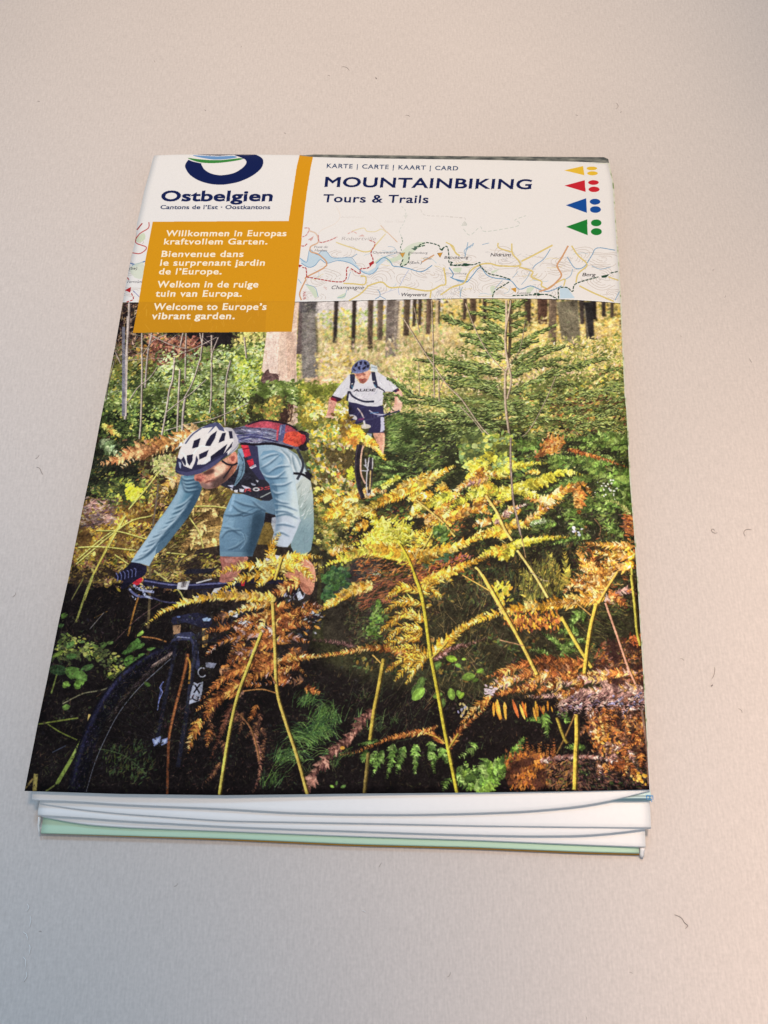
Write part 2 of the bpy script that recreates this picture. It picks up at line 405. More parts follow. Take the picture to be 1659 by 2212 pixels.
    line(Q((318,300),(318,700),(315,1150)),6.5,(104,104,112)); line(Q((352,200),(350,700),(340,1150)),2.2,(206,190,176))
    for k in range(60):
        p=Q((RG.uniform(250,1250),RG.uniform(360,640)))[0]; a=RG.uniform(-1,1); l=RG.uniform(8,26)
        line([p,p+[l*math.cos(a),l*math.sin(a)]],.9,pick([(170,150,136),(120,100,88),(60,46,40),(196,180,160)],1)[0],.8)
    for k in range(16): ell(*Q((RG.uniform(700,1050),RG.uniform(500,900)))[0],RG.uniform(1.5,4),RG.uniform(1.5,4),(70,44,40),.8)
    # --- pale stump trunk and grey trunk
    G=Zm(1000,1180,.42194)
    poly(G((430,40),(470,60),(450,200),(440,700),(455,900),(465,1200),(400,1240),(330,1210),(300,900),(110,720),(130,560),(160,340),(395,340)),(214,184,160))
    poly(G((160,350),(280,350),(260,760),(120,720)),(224,200,182),.8)
    poly(G((340,350),(420,350),(440,760),(360,800)),(198,160,134),.5)
    for k in range(90):
        x=RG.uniform(130,430);y=RG.uniform(360,800);line(G((x,y),(x+RG.uniform(-8,8),y+RG.uniform(20,90))),RG.uniform(.6,1.5),pick([(170,136,116),(236,214,196),(186,156,130),(150,116,96)],1)[0],.55)
    poly(G((100,860),(110,780),(170,700),(190,740),(260,750),(270,820),(200,860),(110,900)),(84,62,58),sm=3)
    for k in range(50):
        x=RG.uniform(110,260);y=RG.uniform(740,860);line(G((x,y),(x+RG.uniform(-20,30),y+RG.uniform(-30,10))),1,pick([(50,36,36),(130,100,90),(100,76,70)],1)[0],.9)
    poly(G((300,900),(400,930),(390,1200),(200,1210),(250,1080),(330,1010)),(60,42,34),sm=2)
    for k in range(80):
        x=RG.uniform(360,460);y=RG.uniform(940,1200);line(G((x,y),(x+RG.uniform(-12,12),y+RG.uniform(10,50))),1.2,pick([(150,116,80),(230,190,140),(120,84,60),(196,156,110)],1)[0],.8)
    poly(G((470,60),(635,60),(620,200),(640,480),(645,820),(560,840),(500,820),(490,620),(485,350),(465,150)),(118,112,104))
    poly(G((465,60),(500,60),(490,360),(490,560),(440,560),(455,300)),(88,76,72))
    poly(G((470,60),(630,60),(620,150),(480,170)),(64,62,64),.8)
    for k in range(420):
        y=RG.uniform(70,830);x=RG.uniform(480,632);l=RG.uniform(6,30)
        f=1.2-.55*abs((x-545)/95)
        line(G((x,y),(x+l,y+RG.uniform(-6,6))),RG.uniform(.7,1.8),np.clip(pick([(96,88,80),(150,140,126),(74,68,60),(132,124,112),(110,110,90)],1)[0]*f,0,255),.75)
    line(G((625,200),(640,500),(650,820)),5,(104,96,60),.6)
    poly(G((640,250),(655,800),(700,800),(690,300)),(216,190,140),.6)
    scatter(G((640,560),(1000,560),(980,760),(760,900),(560,900),(650,820)),900,P_straw+P_yel[:3],(4,9),40,100,.25)
    scatter(G((500,820),(780,800),(700,900),(560,900)),260,[(232,190,150),(206,156,110),(240,206,170)],(5,11),10,40,.25)
    scatter(G((60,860),(480,830),(480,1010),(100,1000),(0,960)),1100,P_light+P_green,(5,11),0,50,.32,dark=(60,84,40),seed=9)
    scatter(G((0,1000),(330,1000),(240,1200),(0,1180)),700,[(206,180,80),(130,140,60),(90,110,50),(160,120,60)],(4,11),30,90,.3,dark=(40,44,26),seed=10)
    scatter(G((460,860),(960,880),(930,1000),(780,1140),(460,1200)),1700,[(160,170,60),(206,196,80),(110,130,50),(226,206,110),(90,110,44),(190,170,60)],(4,11),20,60,.3,dark=(80,90,36),seed=11)
    # --- centre foliage between riders
    scatter([(645,880),(760,860),(770,1000),(760,1160),(700,1170),(680,1000)],4600,P_yel+P_light+[(240,226,150),(236,214,90)],(4,11),0,180,.33,dark=(120,108,40),seed=13,scale=11)
    scatter([(690,890),(760,870),(770,960),(700,1010)],900,[(240,228,190),(236,214,140),(226,196,80),(150,160,70)],(5,12),60,120,.3)
    scatter([(650,1040),(790,1060),(800,1130),(690,1180)],1300,P_yel[2:]+P_green[:4],(4,10),10,60,.28,dark=(50,46,28),seed=14)
    soften([(640,640),(1345,640),(1345,720),(1150,740),(960,780),(650,840)],2)
    # --- spruce
    fir_bg=[(850,830),(960,760),(1060,720),(1345,760),(1362,1040),(1050,1060),(850,1040),(830,920)]
    scatter(fir_bg,4600,[(216,206,130),(176,170,90),(236,216,140),(130,140,66),(206,190,80),(226,190,110)],(4,10),10,60,.25,dark=(70,90,44),seed=15,scale=16)
    P_fir=[(74,108,60),(98,136,76),(54,80,46),(130,162,98),(160,190,122),(38,56,34)]
    def bough(x0,y0,x1,y1,sag,den=1.0,ln=13,pal=P_fir):
        c=smooth(np.array([(x0,y0),((x0+x1)/2,(y0+y1)/2-sag),(x1,y1)]),12,False)
        d=c[-1]-c[0];L=np.hypot(*d);n=int(L*1.7*den)
        t=RG.uniform(0.03,1,n);i=(t*(len(c)-1)).astype(int)
        P=c[i]+RG.normal(0,1,(n,2))*np.c_[2.4*(1.1-t),2.6*(1.15-t)];a=math.atan2(-d[1],d[0])
        side=RG.choice([-1,1],n)
        an=a+side*RG.uniform(.05,.5,n);l=ln*RG.uniform(.35,1.15,n)*(1.1-t*.5)
        Q=P+np.c_[np.cos(an),-np.sin(an)+.12]*l[:,None]
        k=n//2
        leaves(P[:k]+[0,2],Q[:k]+[0,2.4],l[:k]*.10+.5,pick([(34,46,26),(26,38,22),(48,62,30)],k))
        leaves(P,Q,l*.055+.4,pick(pal+[(160,176,100),(120,140,70)],n,.22))
        line(c,1.5,(58,56,36),.6,.6,sm=0)
    T=Zm(1500,1180,600/1659)
    line(T((1500,60),(1490,600),(1480,700)),6.5,(66,56,40)); line(T((1530,60),(1505,500)),3,(110,96,60))
    bs=[(1490,120,1230,60,0),(1490,200,1180,130,5),(1480,260,1050,190,5),(1500,150,1659,60,6),(1490,250,1659,200,6),(1400,380,1200,280,5),(1480,420,1120,360,10),(1430,500,950,430,10),(1500,330,1659,300,5),(1490,460,1659,380,8),
        (1100,360,780,270,4),(900,330,760,230,3),(1450,600,950,430,16),(1450,560,1230,420,8),(1350,620,1020,500,8),(1440,700,1080,640,8),(1500,600,1659,560,8),(1500,640,1800,500,14),(1500,600,2000,330,16),
        (1300,800,800,740,10),(1420,860,780,830,12),(1150,900,560,640,10),(1300,850,420,705,14),(1250,960,520,900,10),(1400,980,850,1010,12),(1500,760,1950,560,22),(1550,820,2100,560,24),(1480,900,2050,700,26),(1400,1080,800,960,10),
        (1420,1130,1160,980,8),(1000,1280,430,1110,20),(1400,1200,700,1160,18),(1300,1330,250,1160,26),(1350,1400,180,1330,30),(1200,1480,170,1420,26),(1400,1300,800,1270,16),(1500,1080,2150,830,24),(1500,1180,2250,1010,26),
        (1480,1290,2150,1080,24),(1100,1600,150,1520,30),(1350,1560,500,1470,26),(1400,1480,900,1380,14),(1500,1420,2250,1200,28),(1000,1700,280,1590,16),(430,1110,190,930,-12),(1600,1520,2200,1320,22),(1480,1640,2100,1520,20)]
    for x0,y0,x1,y1,s in bs:
        a,b=T((x0,y0),(x1,y1)); bough(a[0],a[1],b[0],b[1],s*.36/KS*1.0+1.5,1.5,13)
    D=[]
    scatter([(850,930),(1060,900),(1075,1060),(830,1060),(828,990)],2600,P_fir+[(120,150,80),(90,120,60)],(7,15),20,28,.13,dark=(34,50,30),seed=16,scale=12)
    scatter([(1110,860),(1350,800),(1355,960),(1120,1000)],1500,P_light[:5]+P_yel[:4]+P_brown[:2],(4,11),10,60,.25,dark=(70,80,40),seed=17)
    for k in range(34):
        x=RG.uniform(880,1340);y=RG.uniform(850,1000);a=RG.choice([RG.uniform(-.15,.35),math.pi-RG.uniform(-.1,.3)]);l=RG.uniform(50,110)
        bough(x,y,x+l*math.cos(a),y-l*math.sin(a)+8,3,1.1,11)
    scatter([(1180,860),(1350,860),(1365,930),(1230,960)],700,P_brown+P_rust+P_yel[:2],(5,12),0,60,.2,dark=(50,34,26),seed=18)
    scatter([(1000,950),(1360,900),(1370,1020),(1000,1060)],1300,P_green+P_fir,(6,13),10,40,.2,dark=(26,34,22),seed=19)
    scatter([(1130,840),(1360,780),(1370,980),(1150,1000)],1500,[(150,170,90),(196,196,100),(110,140,66),(206,180,90),(90,116,56),(226,206,120),(160,120,70)],(4,11),12,45,.22,dark=(60,76,38),seed=95,scale=8)
    for k in range(34):
        x=RG.uniform(1110,1340);y=RG.uniform(780,1000);a=RG.uniform(-.1,.4);l=RG.uniform(40,90)
        bough(x,y,x+l*math.cos(a),y-l*math.sin(a),3,1.2,10,P_fir+[(170,180,90)])
    # bare birch stems over spruce
    for pts,w in [([(1450,60),(1450,300),(1440,560),(1470,780),(1440,870),(1440,1200),(1470,1450),(1500,1659)],34),([(1500,60),(1480,200),(1440,420),(1445,600),(1480,790),(1505,950),(1460,1150)],24),
        ([(1000,90),(1100,360),(1200,560),(1310,720),(1440,850)],13),([(320,270),(500,560),(700,860),(800,1000),(960,1160),(1190,1480),(1400,1659)],18),([(625,60),(640,500),(655,1140)],16),([(940,1230),(1100,1400),(1290,1659)],14),([(430,130),(490,420)],12),
        ([(1659,300),(1600,600),(1490,760)],8),([(2000,900),(1870,1200),(1700,1500),(1530,1620)],10),([(700,900),(710,1180)],14),([(770,900),(700,1080)],9),([(480,740),(490,1110)],9)]:
        w=w*.3617/KS*.8;p=T(*pts);line(p+[.9,0],w,(70,58,46),.9);line(p,w*.8,(170,148,122));line(p-[w*.15,0],w*.3,(214,196,172),.8)
    t2=Zm(1900,1750,.42194)
    p=t2((340,0),(340,250),(360,600),(400,780),(430,930));line(p,4.2,(92,72,60));line(p+[.8,0],1.6,(196,170,140),.9)
    line(t2((60,0),(300,90)),1.4,(196,170,140));line(t2((170,80),(320,300)),1.4,(196,170,140))
def paint_front():
    P_green=[(72,102,52),(98,132,66),(52,76,40),(130,152,84),(40,58,32),(86,110,50)]
    P_dkgreen=[(36,54,34),(52,80,46),(28,40,28),(70,100,56),(24,30,22)]
    P_yel=[(222,186,72),(196,158,52),(236,208,110),(170,138,46),(206,196,96),(140,112,40),(226,170,60)]
    P_brown=[(120,80,54),(156,108,70),(84,56,42),(186,140,96),(60,42,34),(140,96,50),(104,74,58)]
    P_gold=[(236,180,62),(222,160,46),(246,204,96),(200,134,38),(232,176,60),(250,214,110)]
    P_lime=[(206,196,60),(226,214,80),(186,176,50),(236,226,110),(196,170,44)]
    P_rust=[(150,84,42),(182,108,52),(116,62,34),(206,134,66),(88,48,30),(166,96,60)]
    P_tan=[(206,156,96),(226,182,124),(180,124,66),(236,200,150),(160,104,56)]
    P_pink=[(206,164,140),(176,134,116),(150,110,96),(226,190,160),(120,84,74)]
    L=Zm(240,1700,.42194)
    # --- left side ferns and litter
    scatter([(165,950),(420,950),(440,1090),(380,1275),(110,1260)],5900,P_brown+P_yel[:4]+[(90,90,40),(40,32,24),(150,140,60)],(5,13),20,70,.24,dark=(40,32,24),seed=21,scale=12)
    scatter([(165,970),(290,950),(290,1070),(150,1080)],1800,P_dkgreen+[(80,90,50)],(6,14),30,50,.16,dark=(24,28,22),seed=22,scale=14)
    scatter([(150,1090),(330,1080),(330,1190),(135,1210)],2300,P_yel+P_brown[:3]+[(150,110,40)],(5,12),30,90,.24,dark=(84,60,32),seed=23,scale=10)
    scatter([(180,1080),(250,1080),(240,1130),(170,1140)],380,P_pink+[(110,90,90)],(5,11),10,40,.2,dark=.6,seed=24)
    scatter([(420,1060),(480,1040),(500,1250),(360,1260),(330,1220)],2800,[(176,150,70),(140,116,50),(90,70,40),(196,170,96),(60,48,32),(160,120,64),(120,124,50)],(6,14),35,30,.18,dark=(60,48,30),seed=25,scale=8)
    for p,h in [([(470,1085),(430,1150),(380,1200)],34),([(480,1120),(440,1190),(370,1250)],38),([(450,1060),(400,1110),(370,1160)],24)]:
        frond(p,h,[(186,150,86),(150,116,62),(206,170,104),(120,90,50)],asp=.11,fwd=50)
    frond([(430,955),(370,958),(300,985),(262,1012)],30,P_tan,asp=.13,fwd=70,up=.7)
    frond([(430,930),(400,938),(370,965)],26,P_tan+[(196,140,80)],asp=.14,fwd=70)
    frond([(340,970),(290,975),(245,995),(215,1002)],24,[(196,134,84),(160,100,60),(216,156,100)],asp=.15,fwd=65)
    frond([(395,1010),(360,1050),(350,1075)],26,P_tan[:3]+[(210,160,70)],asp=.14,fwd=60)
    frond([(215,955),(235,965),(262,985)],20,[(120,150,110),(160,180,130),(90,120,80)],asp=.16)
    frond([(220,918),(240,930),(260,942)],14,[(196,190,90),(226,170,80)],asp=.2)
    scatter(L((880,330),(1080,320),(1120,460),(900,480)),260,[(196,190,110),(150,160,90),(226,196,140)],(5,12),40,80,.2)
    scatter(L((380,500),(820,540),(840,700),(560,740),(340,660)),420,[(110,136,66),(150,164,80),(70,96,50),(50,66,40),(190,180,70)],(5,11),10,60,.22,dark=(44,54,34),seed=29,scale=7,feather=9)
    scatter(L((640,600),(760,600),(720,700),(640,690)),120,[(226,216,50),(206,200,60),(236,226,90)],(5,10),20,90,.35)
    for pts in [((940,440),(820,600),(650,800)),((620,860),(500,1080),(310,1420)),((640,930),(420,1060),(160,1280)),((870,860),(620,940),(150,1320)),((170,1160),(400,1155),(720,1190)),((340,1000),(560,1010),(810,1080)),((1230,880),(1320,1020),(1360,1170)),((1260,770),(1450,770),(1590,790)),((1010,1210),(1200,1230)),((520,1230),(650,1320))]:
        w=3.4
        line(L(*pts)+[0,1.2],w,(70,60,24),.9);line(L(*pts),w*.8,(196,186,84));line(L(*pts)-[0,.5],w*.3,(226,220,130))
    line(L((930,560),(920,700),(880,960),(850,1350)),4,(90,78,62),.9);line(L((930,560),(915,700),(880,960)),1.6,(120,106,88),.9)
    # stems in dark corner
    line(L((600,870),(450,1150),(310,1430)),3.4,(196,180,76));line(L((310,1430),(230,1659)),4.6,(176,166,70))
    B=Zm(60,2300,.452)
    line(B((690,0),(620,180),(540,420)),4.4,(140,140,66));line(B((605,30),(500,220)),2.4,(96,96,50))
    line(B((1100,170),(1050,330),(1000,540)),3.6,(150,100,44))
    line(B((1300,240),(1080,390),(890,580)),2,(70,52,50));line(B((1120,545),(1240,560),(1340,590)),3,(150,96,50))
    line(B((820,320),(700,380)),1.6,(110,80,40));line(B((790,330),(660,480)),1.5,(110,104,100))
    for k in range(260):
        p=B((RG.uniform(120,1380),RG.uniform(20,1880)))[0];a=RG.uniform(0,6.3);l=RG.uniform(3,12)
        line([p,p+[l*math.cos(a),l*math.sin(a)]],.9,pick([(52,44,36),(40,40,28),(70,54,44),(34,34,30)],1)[0],.6)
    # leaves lower left
    scatter(B((380,520),(720,600),(1010,830),(900,960),(840,920),(760,760),(560,720),(340,760),(370,600)),420,[(96,120,60),(130,140,66),(150,150,60),(60,86,44),(170,160,80),(44,60,34)],(5,13),-20,60,.26,dark=(50,60,36),seed=31)
    for cx,cy,rx,ry,r,c in [(380,840,85,60,.2,(36,66,44)),(540,880,110,70,.5,(62,110,56)),(640,820,60,40,-.3,(50,92,54)),(560,970,40,55,.1,(76,128,60)),(450,970,30,40,.6,(84,130,60)),(380,700,60,30,-.5,(84,110,46)),(490,620,45,38,-.6,(66,110,60)),(500,720,50,36,0,(50,92,52)),
        (1050,630,80,60,-.7,(52,104,54)),(1110,520,38,26,-.6,(110,160,70)),(1110,630,45,30,-.5,(60,116,62)),(1010,760,45,70,.2,(58,116,58)),(1215,660,50,30,.1,(72,130,68)),(1130,720,42,38,.3,(66,124,66)),(990,680,50,32,-.3,(48,96,52)),(1075,750,30,34,.2,(54,108,56)),(1010,820,36,44,.1,(62,118,60)),(840,600,30,24,0,(70,104,56)),(780,620,26,40,.2,(60,96,52)),
        (450,1170,32,36,.2,(66,100,50)),(430,360,26,36,.2,(60,104,50)),(405,450,24,30,0,(40,74,44)),(1170,970,28,24,.5,(40,70,36))]:
        p=B((cx,cy))[0];s=.452/KS;a=-r
        q=np.array([math.cos(a),-math.sin(a)])*rx*s
        leaves([p-q,p-q*.9],[p+q,p+q*.8],np.array([ry*s*.74,ry*s*.34]),[np.array(c)*.88,np.array(c)*1.15])
        for u in (-.5,0,.5):
            v=np.array([math.cos(a+.8),-math.sin(a+.8)])*ry*s*.7;leaves([p+q*u],[p+q*u+v*1.1],np.array([ry*s*.3]),[np.array(c)*RG.uniform(.8,1.2)])
        line([p-q,p+q],.6,np.array(c)*1.5,.7)
    line(B((420,1140),(600,1050),(760,1020),(900,970)),2.6,(110,104,74));line(B((370,880),(320,1050)),3,(90,104,50))
    line(B((205,1320),(420,1285),(560,1265)),3.2,(110,120,50));line(B((290,1320),(400,1390),(550,1460)),2.6,(110,124,50))
    line(B((660,1330),(520,1590),(370,1850)),7,(104,124,56),1,8);line(B((655,1330),(510,1600)),2.4,(146,164,80))
    line(B((370,1850),(270,1915)),3.5,(110,116,56));poly(B((650,1230),(690,1240),(680,1290),(640,1300)),(206,170,90))
    line(B((185,1760),(172,1915)),9,(150,130,66));line(B((160,1800),(90,1890)),4,(120,96,50))
    line(B((330,1570),(450,1510)),2,(60,70,84),.8)
    scatter(B((740,1560),(1100,1480),(1240,1700),(1100,1870),(850,1780)),220,[(36,60,36),(50,76,44),(60,60,34)],(6,16),60,50,.1)
    line(B((740,1540),(860,1560),(1000,1620),(1160,1760)),1.6,(60,80,50))
    # --- the front bicycle: wheel, fork, bar
    arc=B((1440,640),(1250,720),(1020,880),(860,1060),(740,1260),(640,1500),(560,1800),(545,1920))
    line(arc,32,(15,15,19),1,38);
    sc_=smooth(arc,12,False)
    sline(arc-[8,5],6,(44,50,84),.7,4);sline((arc-[9,6])[1:5],3,(74,84,128),.6,3)
    for k in range(420):
        q=sc_[RG.randint(len(sc_))]+RG.normal(0,1,2)*[6,6];line([q,q+[RG.uniform(-3,-1),RG.uniform(1,4)]],1.2,pick([(34,32,40),(12,12,16),(60,60,84),(46,42,50),(22,22,26)],1)[0],.7)
    hub=B((1330,1480))[0]
    for k in range(14):
        q=sc_[int(len(sc_)*(.12+k*.06))]; line([q*.96+hub*.04,hub],.6,(70,72,80),.35)

    rim=B((1420,690),(1260,830),(1080,1000),(920,1200),(800,1420),(700,1650),(620,1915))
    line(B((1416,680),(1200,820)),12,(96,76,66),.9,3);line(B((1400,690),(1210,800)),5,(176,146,126),.9,2)
    line(rim+[2,2],1.8,(110,112,118),.9,1.2)
    for k in range(220):
        t=RG.uniform(0,.6);i=int(t*(len(rim)-1));p=rim[0]*(1-t)+rim[-1]*t;p=smooth(rim,10,False)[int(t*60)]-[RG.uniform(1,9),RG.uniform(1,9)]
        line([p,p+[RG.uniform(-6,-2),RG.uniform(2,6)]],1,pick([(70,58,54),(40,36,38),(96,80,74)],1)[0],.6)
    F=Zm(500,2200,.48222)
    poly(F((590,0),(1500,0),(1600,300),(1480,900),(1100,900),(600,700),(540,560)),(34,29,26),.9,sm=3)
    scatter(F((230,60),(800,60),(760,230),(240,230)),650,[(150,116,56),(110,84,44),(186,160,90),(70,54,36),(196,180,70),(60,60,36)],(5,12),10,50,.2,dark=(34,28,24),seed=33)
    scatter(F((1250,100),(1640,60),(1650,250),(1300,260)),200,P_yel[:4],(5,12),30,90,.2,dark=(40,34,24),seed=34)
    poly(F((520,160),(760,150),(720,190),(480,200)),(28,30,38))
    line(F((240,170),(440,330),(500,440)),3.4,(176,166,90));line(F((210,60),(205,380),(190,650)),5.5,(90,76,50),.9)
    line(F((150,260),(450,300),(880,280),(1060,250),(1320,270)),15,(24,26,40),1,11);line(F((160,254),(450,292),(860,272)),3.4,(84,92,130),.9)
    poly(F((440,270),(540,255),(515,330),(430,325)),(196,190,184));poly(F((470,265),(515,262),(505,310),(465,312)),(120,112,108));line(F((490,262),(484,300)),1.5,(40,36,44))
    poly(F((60,250),(110,228),(150,240),(110,290),(70,285)),(196,40,50),sm=2);poly(F((960,260),(1000,240),(990,300),(965,300)),(176,36,46))
    for c,p in [((150,160,190),((70,290),(130,330),(240,350))),((90,100,140),((30,320),(100,380),(200,390))),((176,184,206),((150,330),(170,380),(230,400))),((60,64,90),((210,390),(330,430),(480,440)))]: line(F(*p),5 if c[0]!=60 else 3.4,c,.95)
    for k in range(40):
        p=F((RG.uniform(30,250),RG.uniform(290,400)))[0];line([p,p+RG.uniform(-6,6,2)],1.8,pick([(150,160,190),(40,44,66),(200,204,214),(22,22,30)],1)[0])
    # fork crown, stanchions, lower leg
    poly(F((390,560),(470,540),(600,520),(720,560),(700,640),(620,640),(500,600),(400,620)),(28,32,48),sm=2)
    poly(F((640,570),(690,555),(715,570),(700,590),(650,590)),(150,180,210));ell(*F((445,555))[0],4,2,(80,110,160))
    poly(F((395,625),(465,620),(455,700),(400,700)),(150,112,80));poly(F((640,650),(700,650),(680,800),(640,810)),(206,150,70));line(F((655,655),(655,800)),3,(236,190,110));line(F((685,655),(670,800)),2.5,(130,84,40))
    poly(F((420,700),(520,680),(580,700),(610,860),(620,1000),(570,960),(555,830),(540,750),(400,760),(370,790)),(40,46,66),sm=2);line(F((430,720),(540,730)),2,(130,136,160));line(F((585,720),(610,860)),1.6,(90,98,120))
    poly(F((590,340),(700,330),(690,400),(600,400)),(30,30,38));line(F((590,380),(600,400),(612,372)),2.4,(220,216,214))
    poly(F((700,390),(740,320),(800,310),(760,370)),(206,200,194));line(F((590,275),(720,240)),3,(196,190,186))
    line(F((720,380),(900,340)),8,(30,34,56));line(F((740,372),(900,330)),1.5,(96,110,150))
    line(F((600,760),(560,1000),(520,1300),(470,1600),(440,1800)),11,(24,26,34),.95,9);sline(F((592,780),(552,1000),(515,1280)),3,(58,64,86),.7,2)
    line(F((430,760),(400,900),(350,1150),(300,1400),(260,1600)),9,(22,24,32),.95,8);sline(F((424,780),(380,1000),(330,1200)),2.4,(54,60,84),.7,2)
    line(F((560,740),(900,560),(1240,400)),12,(28,28,34),.8,9);line(F((600,780),(900,700),(1300,620)),9,(26,26,32),.8,7)
    for k in range(60):
        p=F((RG.uniform(500,1250),RG.uniform(380,760)))[0];line([p,p+RG.uniform(-7,7,2)],1.3,pick([(70,72,84),(110,110,118),(40,40,50),(150,148,150)],1)[0],.6)
    # frame lettering
    poly(F((850,510),(880,500),(940,530),(930,560),(900,555),(860,540)),(216,210,206));poly(F((880,515),(920,530),(905,545),(880,535)),(34,30,32))
    poly(F((930,600),(970,560),(1010,590),(1040,660),(1010,665),(975,630)),(216,210,206));line(F((955,605),(1000,575)),1.5,(30,28,30));line(F((975,625),(1015,600)),1.5,(30,28,30));poly(F((1010,590),(1060,600),(1080,640),(1040,625)),(200,196,194))
    line(F((930,490),(980,520)),3,(210,206,204));line(F((1010,400),(1050,430)),4,(196,190,190))
    # brown stem, small marks on the fork
    line(F((520,860),(500,980),(450,1180),(400,1380),(365,1560),(355,1800),(350,2030)),7,(110,60,34),1,5);line(F((520,860),(500,980),(450,1180),(400,1380),(365,1560)),2.4,(160,96,52))
    line(F((515,890),(540,950),(530,1110)),4,(176,122,50))
    line(F((320,1090),(290,1140),(310,1180),(285,1240),(270,1330)),2.2,(110,130,190));line(F((310,1100),(280,1240)),1.4,(60,76,130))
    poly(F((570,1095),(600,1110),(650,1090),(640,1180),(620,1250),(530,1280),(545,1180)),(160,162,172));line(F((580,1120),(620,1190)),3.4,(24,22,26));line(F((625,1110),(570,1185)),3.2,(24,22,26));line(F((570,1200),(560,1230),(600,1250),(610,1215)),3,(24,22,26))
    poly(F((670,930),(760,940),(735,985),(670,970)),(120,122,134));t=np.linspace(.6,5.4,12);line(np.c_[640+34*np.cos(t),1015+38*np.sin(t)]*.48222/KS+np.array([500,2200])/KS,2.6,(160,160,166),sm=0)
    for p in [((225,1570),(300,1540),(290,1600),(240,1630)),((300,1575),(355,1555),(350,1600),(300,1625))]: poly(F(*p),(120,136,176));poly(F(*p)*.6+F(*p).mean(0)*.4,(196,206,226),.7)
    # pedal/shoe black-white strokes
    scatter(F((1440,470),(1640,450),(1600,640),(1430,720)),110,[(190,186,184),(30,28,30),(40,40,44),(60,62,70),(24,22,24),(206,140,60),(180,180,186)],(6,16),10,50,.2)
    scatter(F((1300,380),(1480,330),(1480,430),(1320,430)),50,[(70,70,80),(20,20,24),(150,150,160)],(5,11),60,60,.2)
    poly(F((1420,360),(1450,340),(1480,400),(1440,420)),(200,206,216))
    # bike rear wheel right of rider
    R=Zm(640,1640,.42194)
    line(R((1440,1240),(1520,1290),(1570,1380),(1590,1500),(1590,1700)),17,(18,18,22));line(R((1445,1250),(1500,1290),(1530,1400),(1540,1500)),2,(70,72,78))
    line(R((1580,1550),(1590,1900)),24,(22,20,22))

def dim_ground():
    for k in range(4200):
        x=RG.uniform(60,1400);y=RG.uniform(1280,1705);p=np.array([x,y])
        a=RG.normal(1.2,.8) if RG.rand()<.6 else RG.uniform(0,3.1);l=RG.uniform(3,16)
        line([p,p+[l*math.cos(a),-l*math.sin(a)]],RG.uniform(.6,1.5),pick([(70,60,44),(58,66,40),(84,64,48),(48,44,36),(74,82,46),(104,76,50),(44,52,34),(96,84,50)],1)[0],.65,.4,sm=0)
    scatter([(60,1300),(700,1300),(1400,1480),(1400,1705),(60,1705)],2600,[(44,40,32),(38,50,34),(56,46,38),(30,32,28),(60,64,40)],(3,8),20,180,.3,dark=(24,22,20),seed=97,scale=14,a=.8)

def far_wheel():
    S=Zm(1250,1400,.29390)
    w=S((650,1290),(620,1400),(608,1560),(615,1720),(640,1880),(690,2020))
    line(w,12,(30,28,34),1,9);line(w-[3.4,0],2.4,(70,62,70),.7);line(S((690,1300),(665,1420),(655,1560),(665,1700),(720,1820)),3.4,(226,176,146),.9)
    line(S((790,1460),(795,1700),(770,1960)),8,(40,36,40),1,7);line(S((770,1460),(740,1700),(735,1860),(750,1980)),2.6,(196,190,190),.9);line(S((820,1470),(815,1620)),2.4,(206,200,196),.9);line(S((790,1640),(780,1900)),3,(216,180,110),.9);line(S((660,1640),(760,1640),(700,1560)),2.2,(170,170,176),.9);line(S((720,1480),(730,1600)),3,(180,176,180),.9)
    poly(S((720,1960),(790,1940),(770,2000)),(190,180,176))

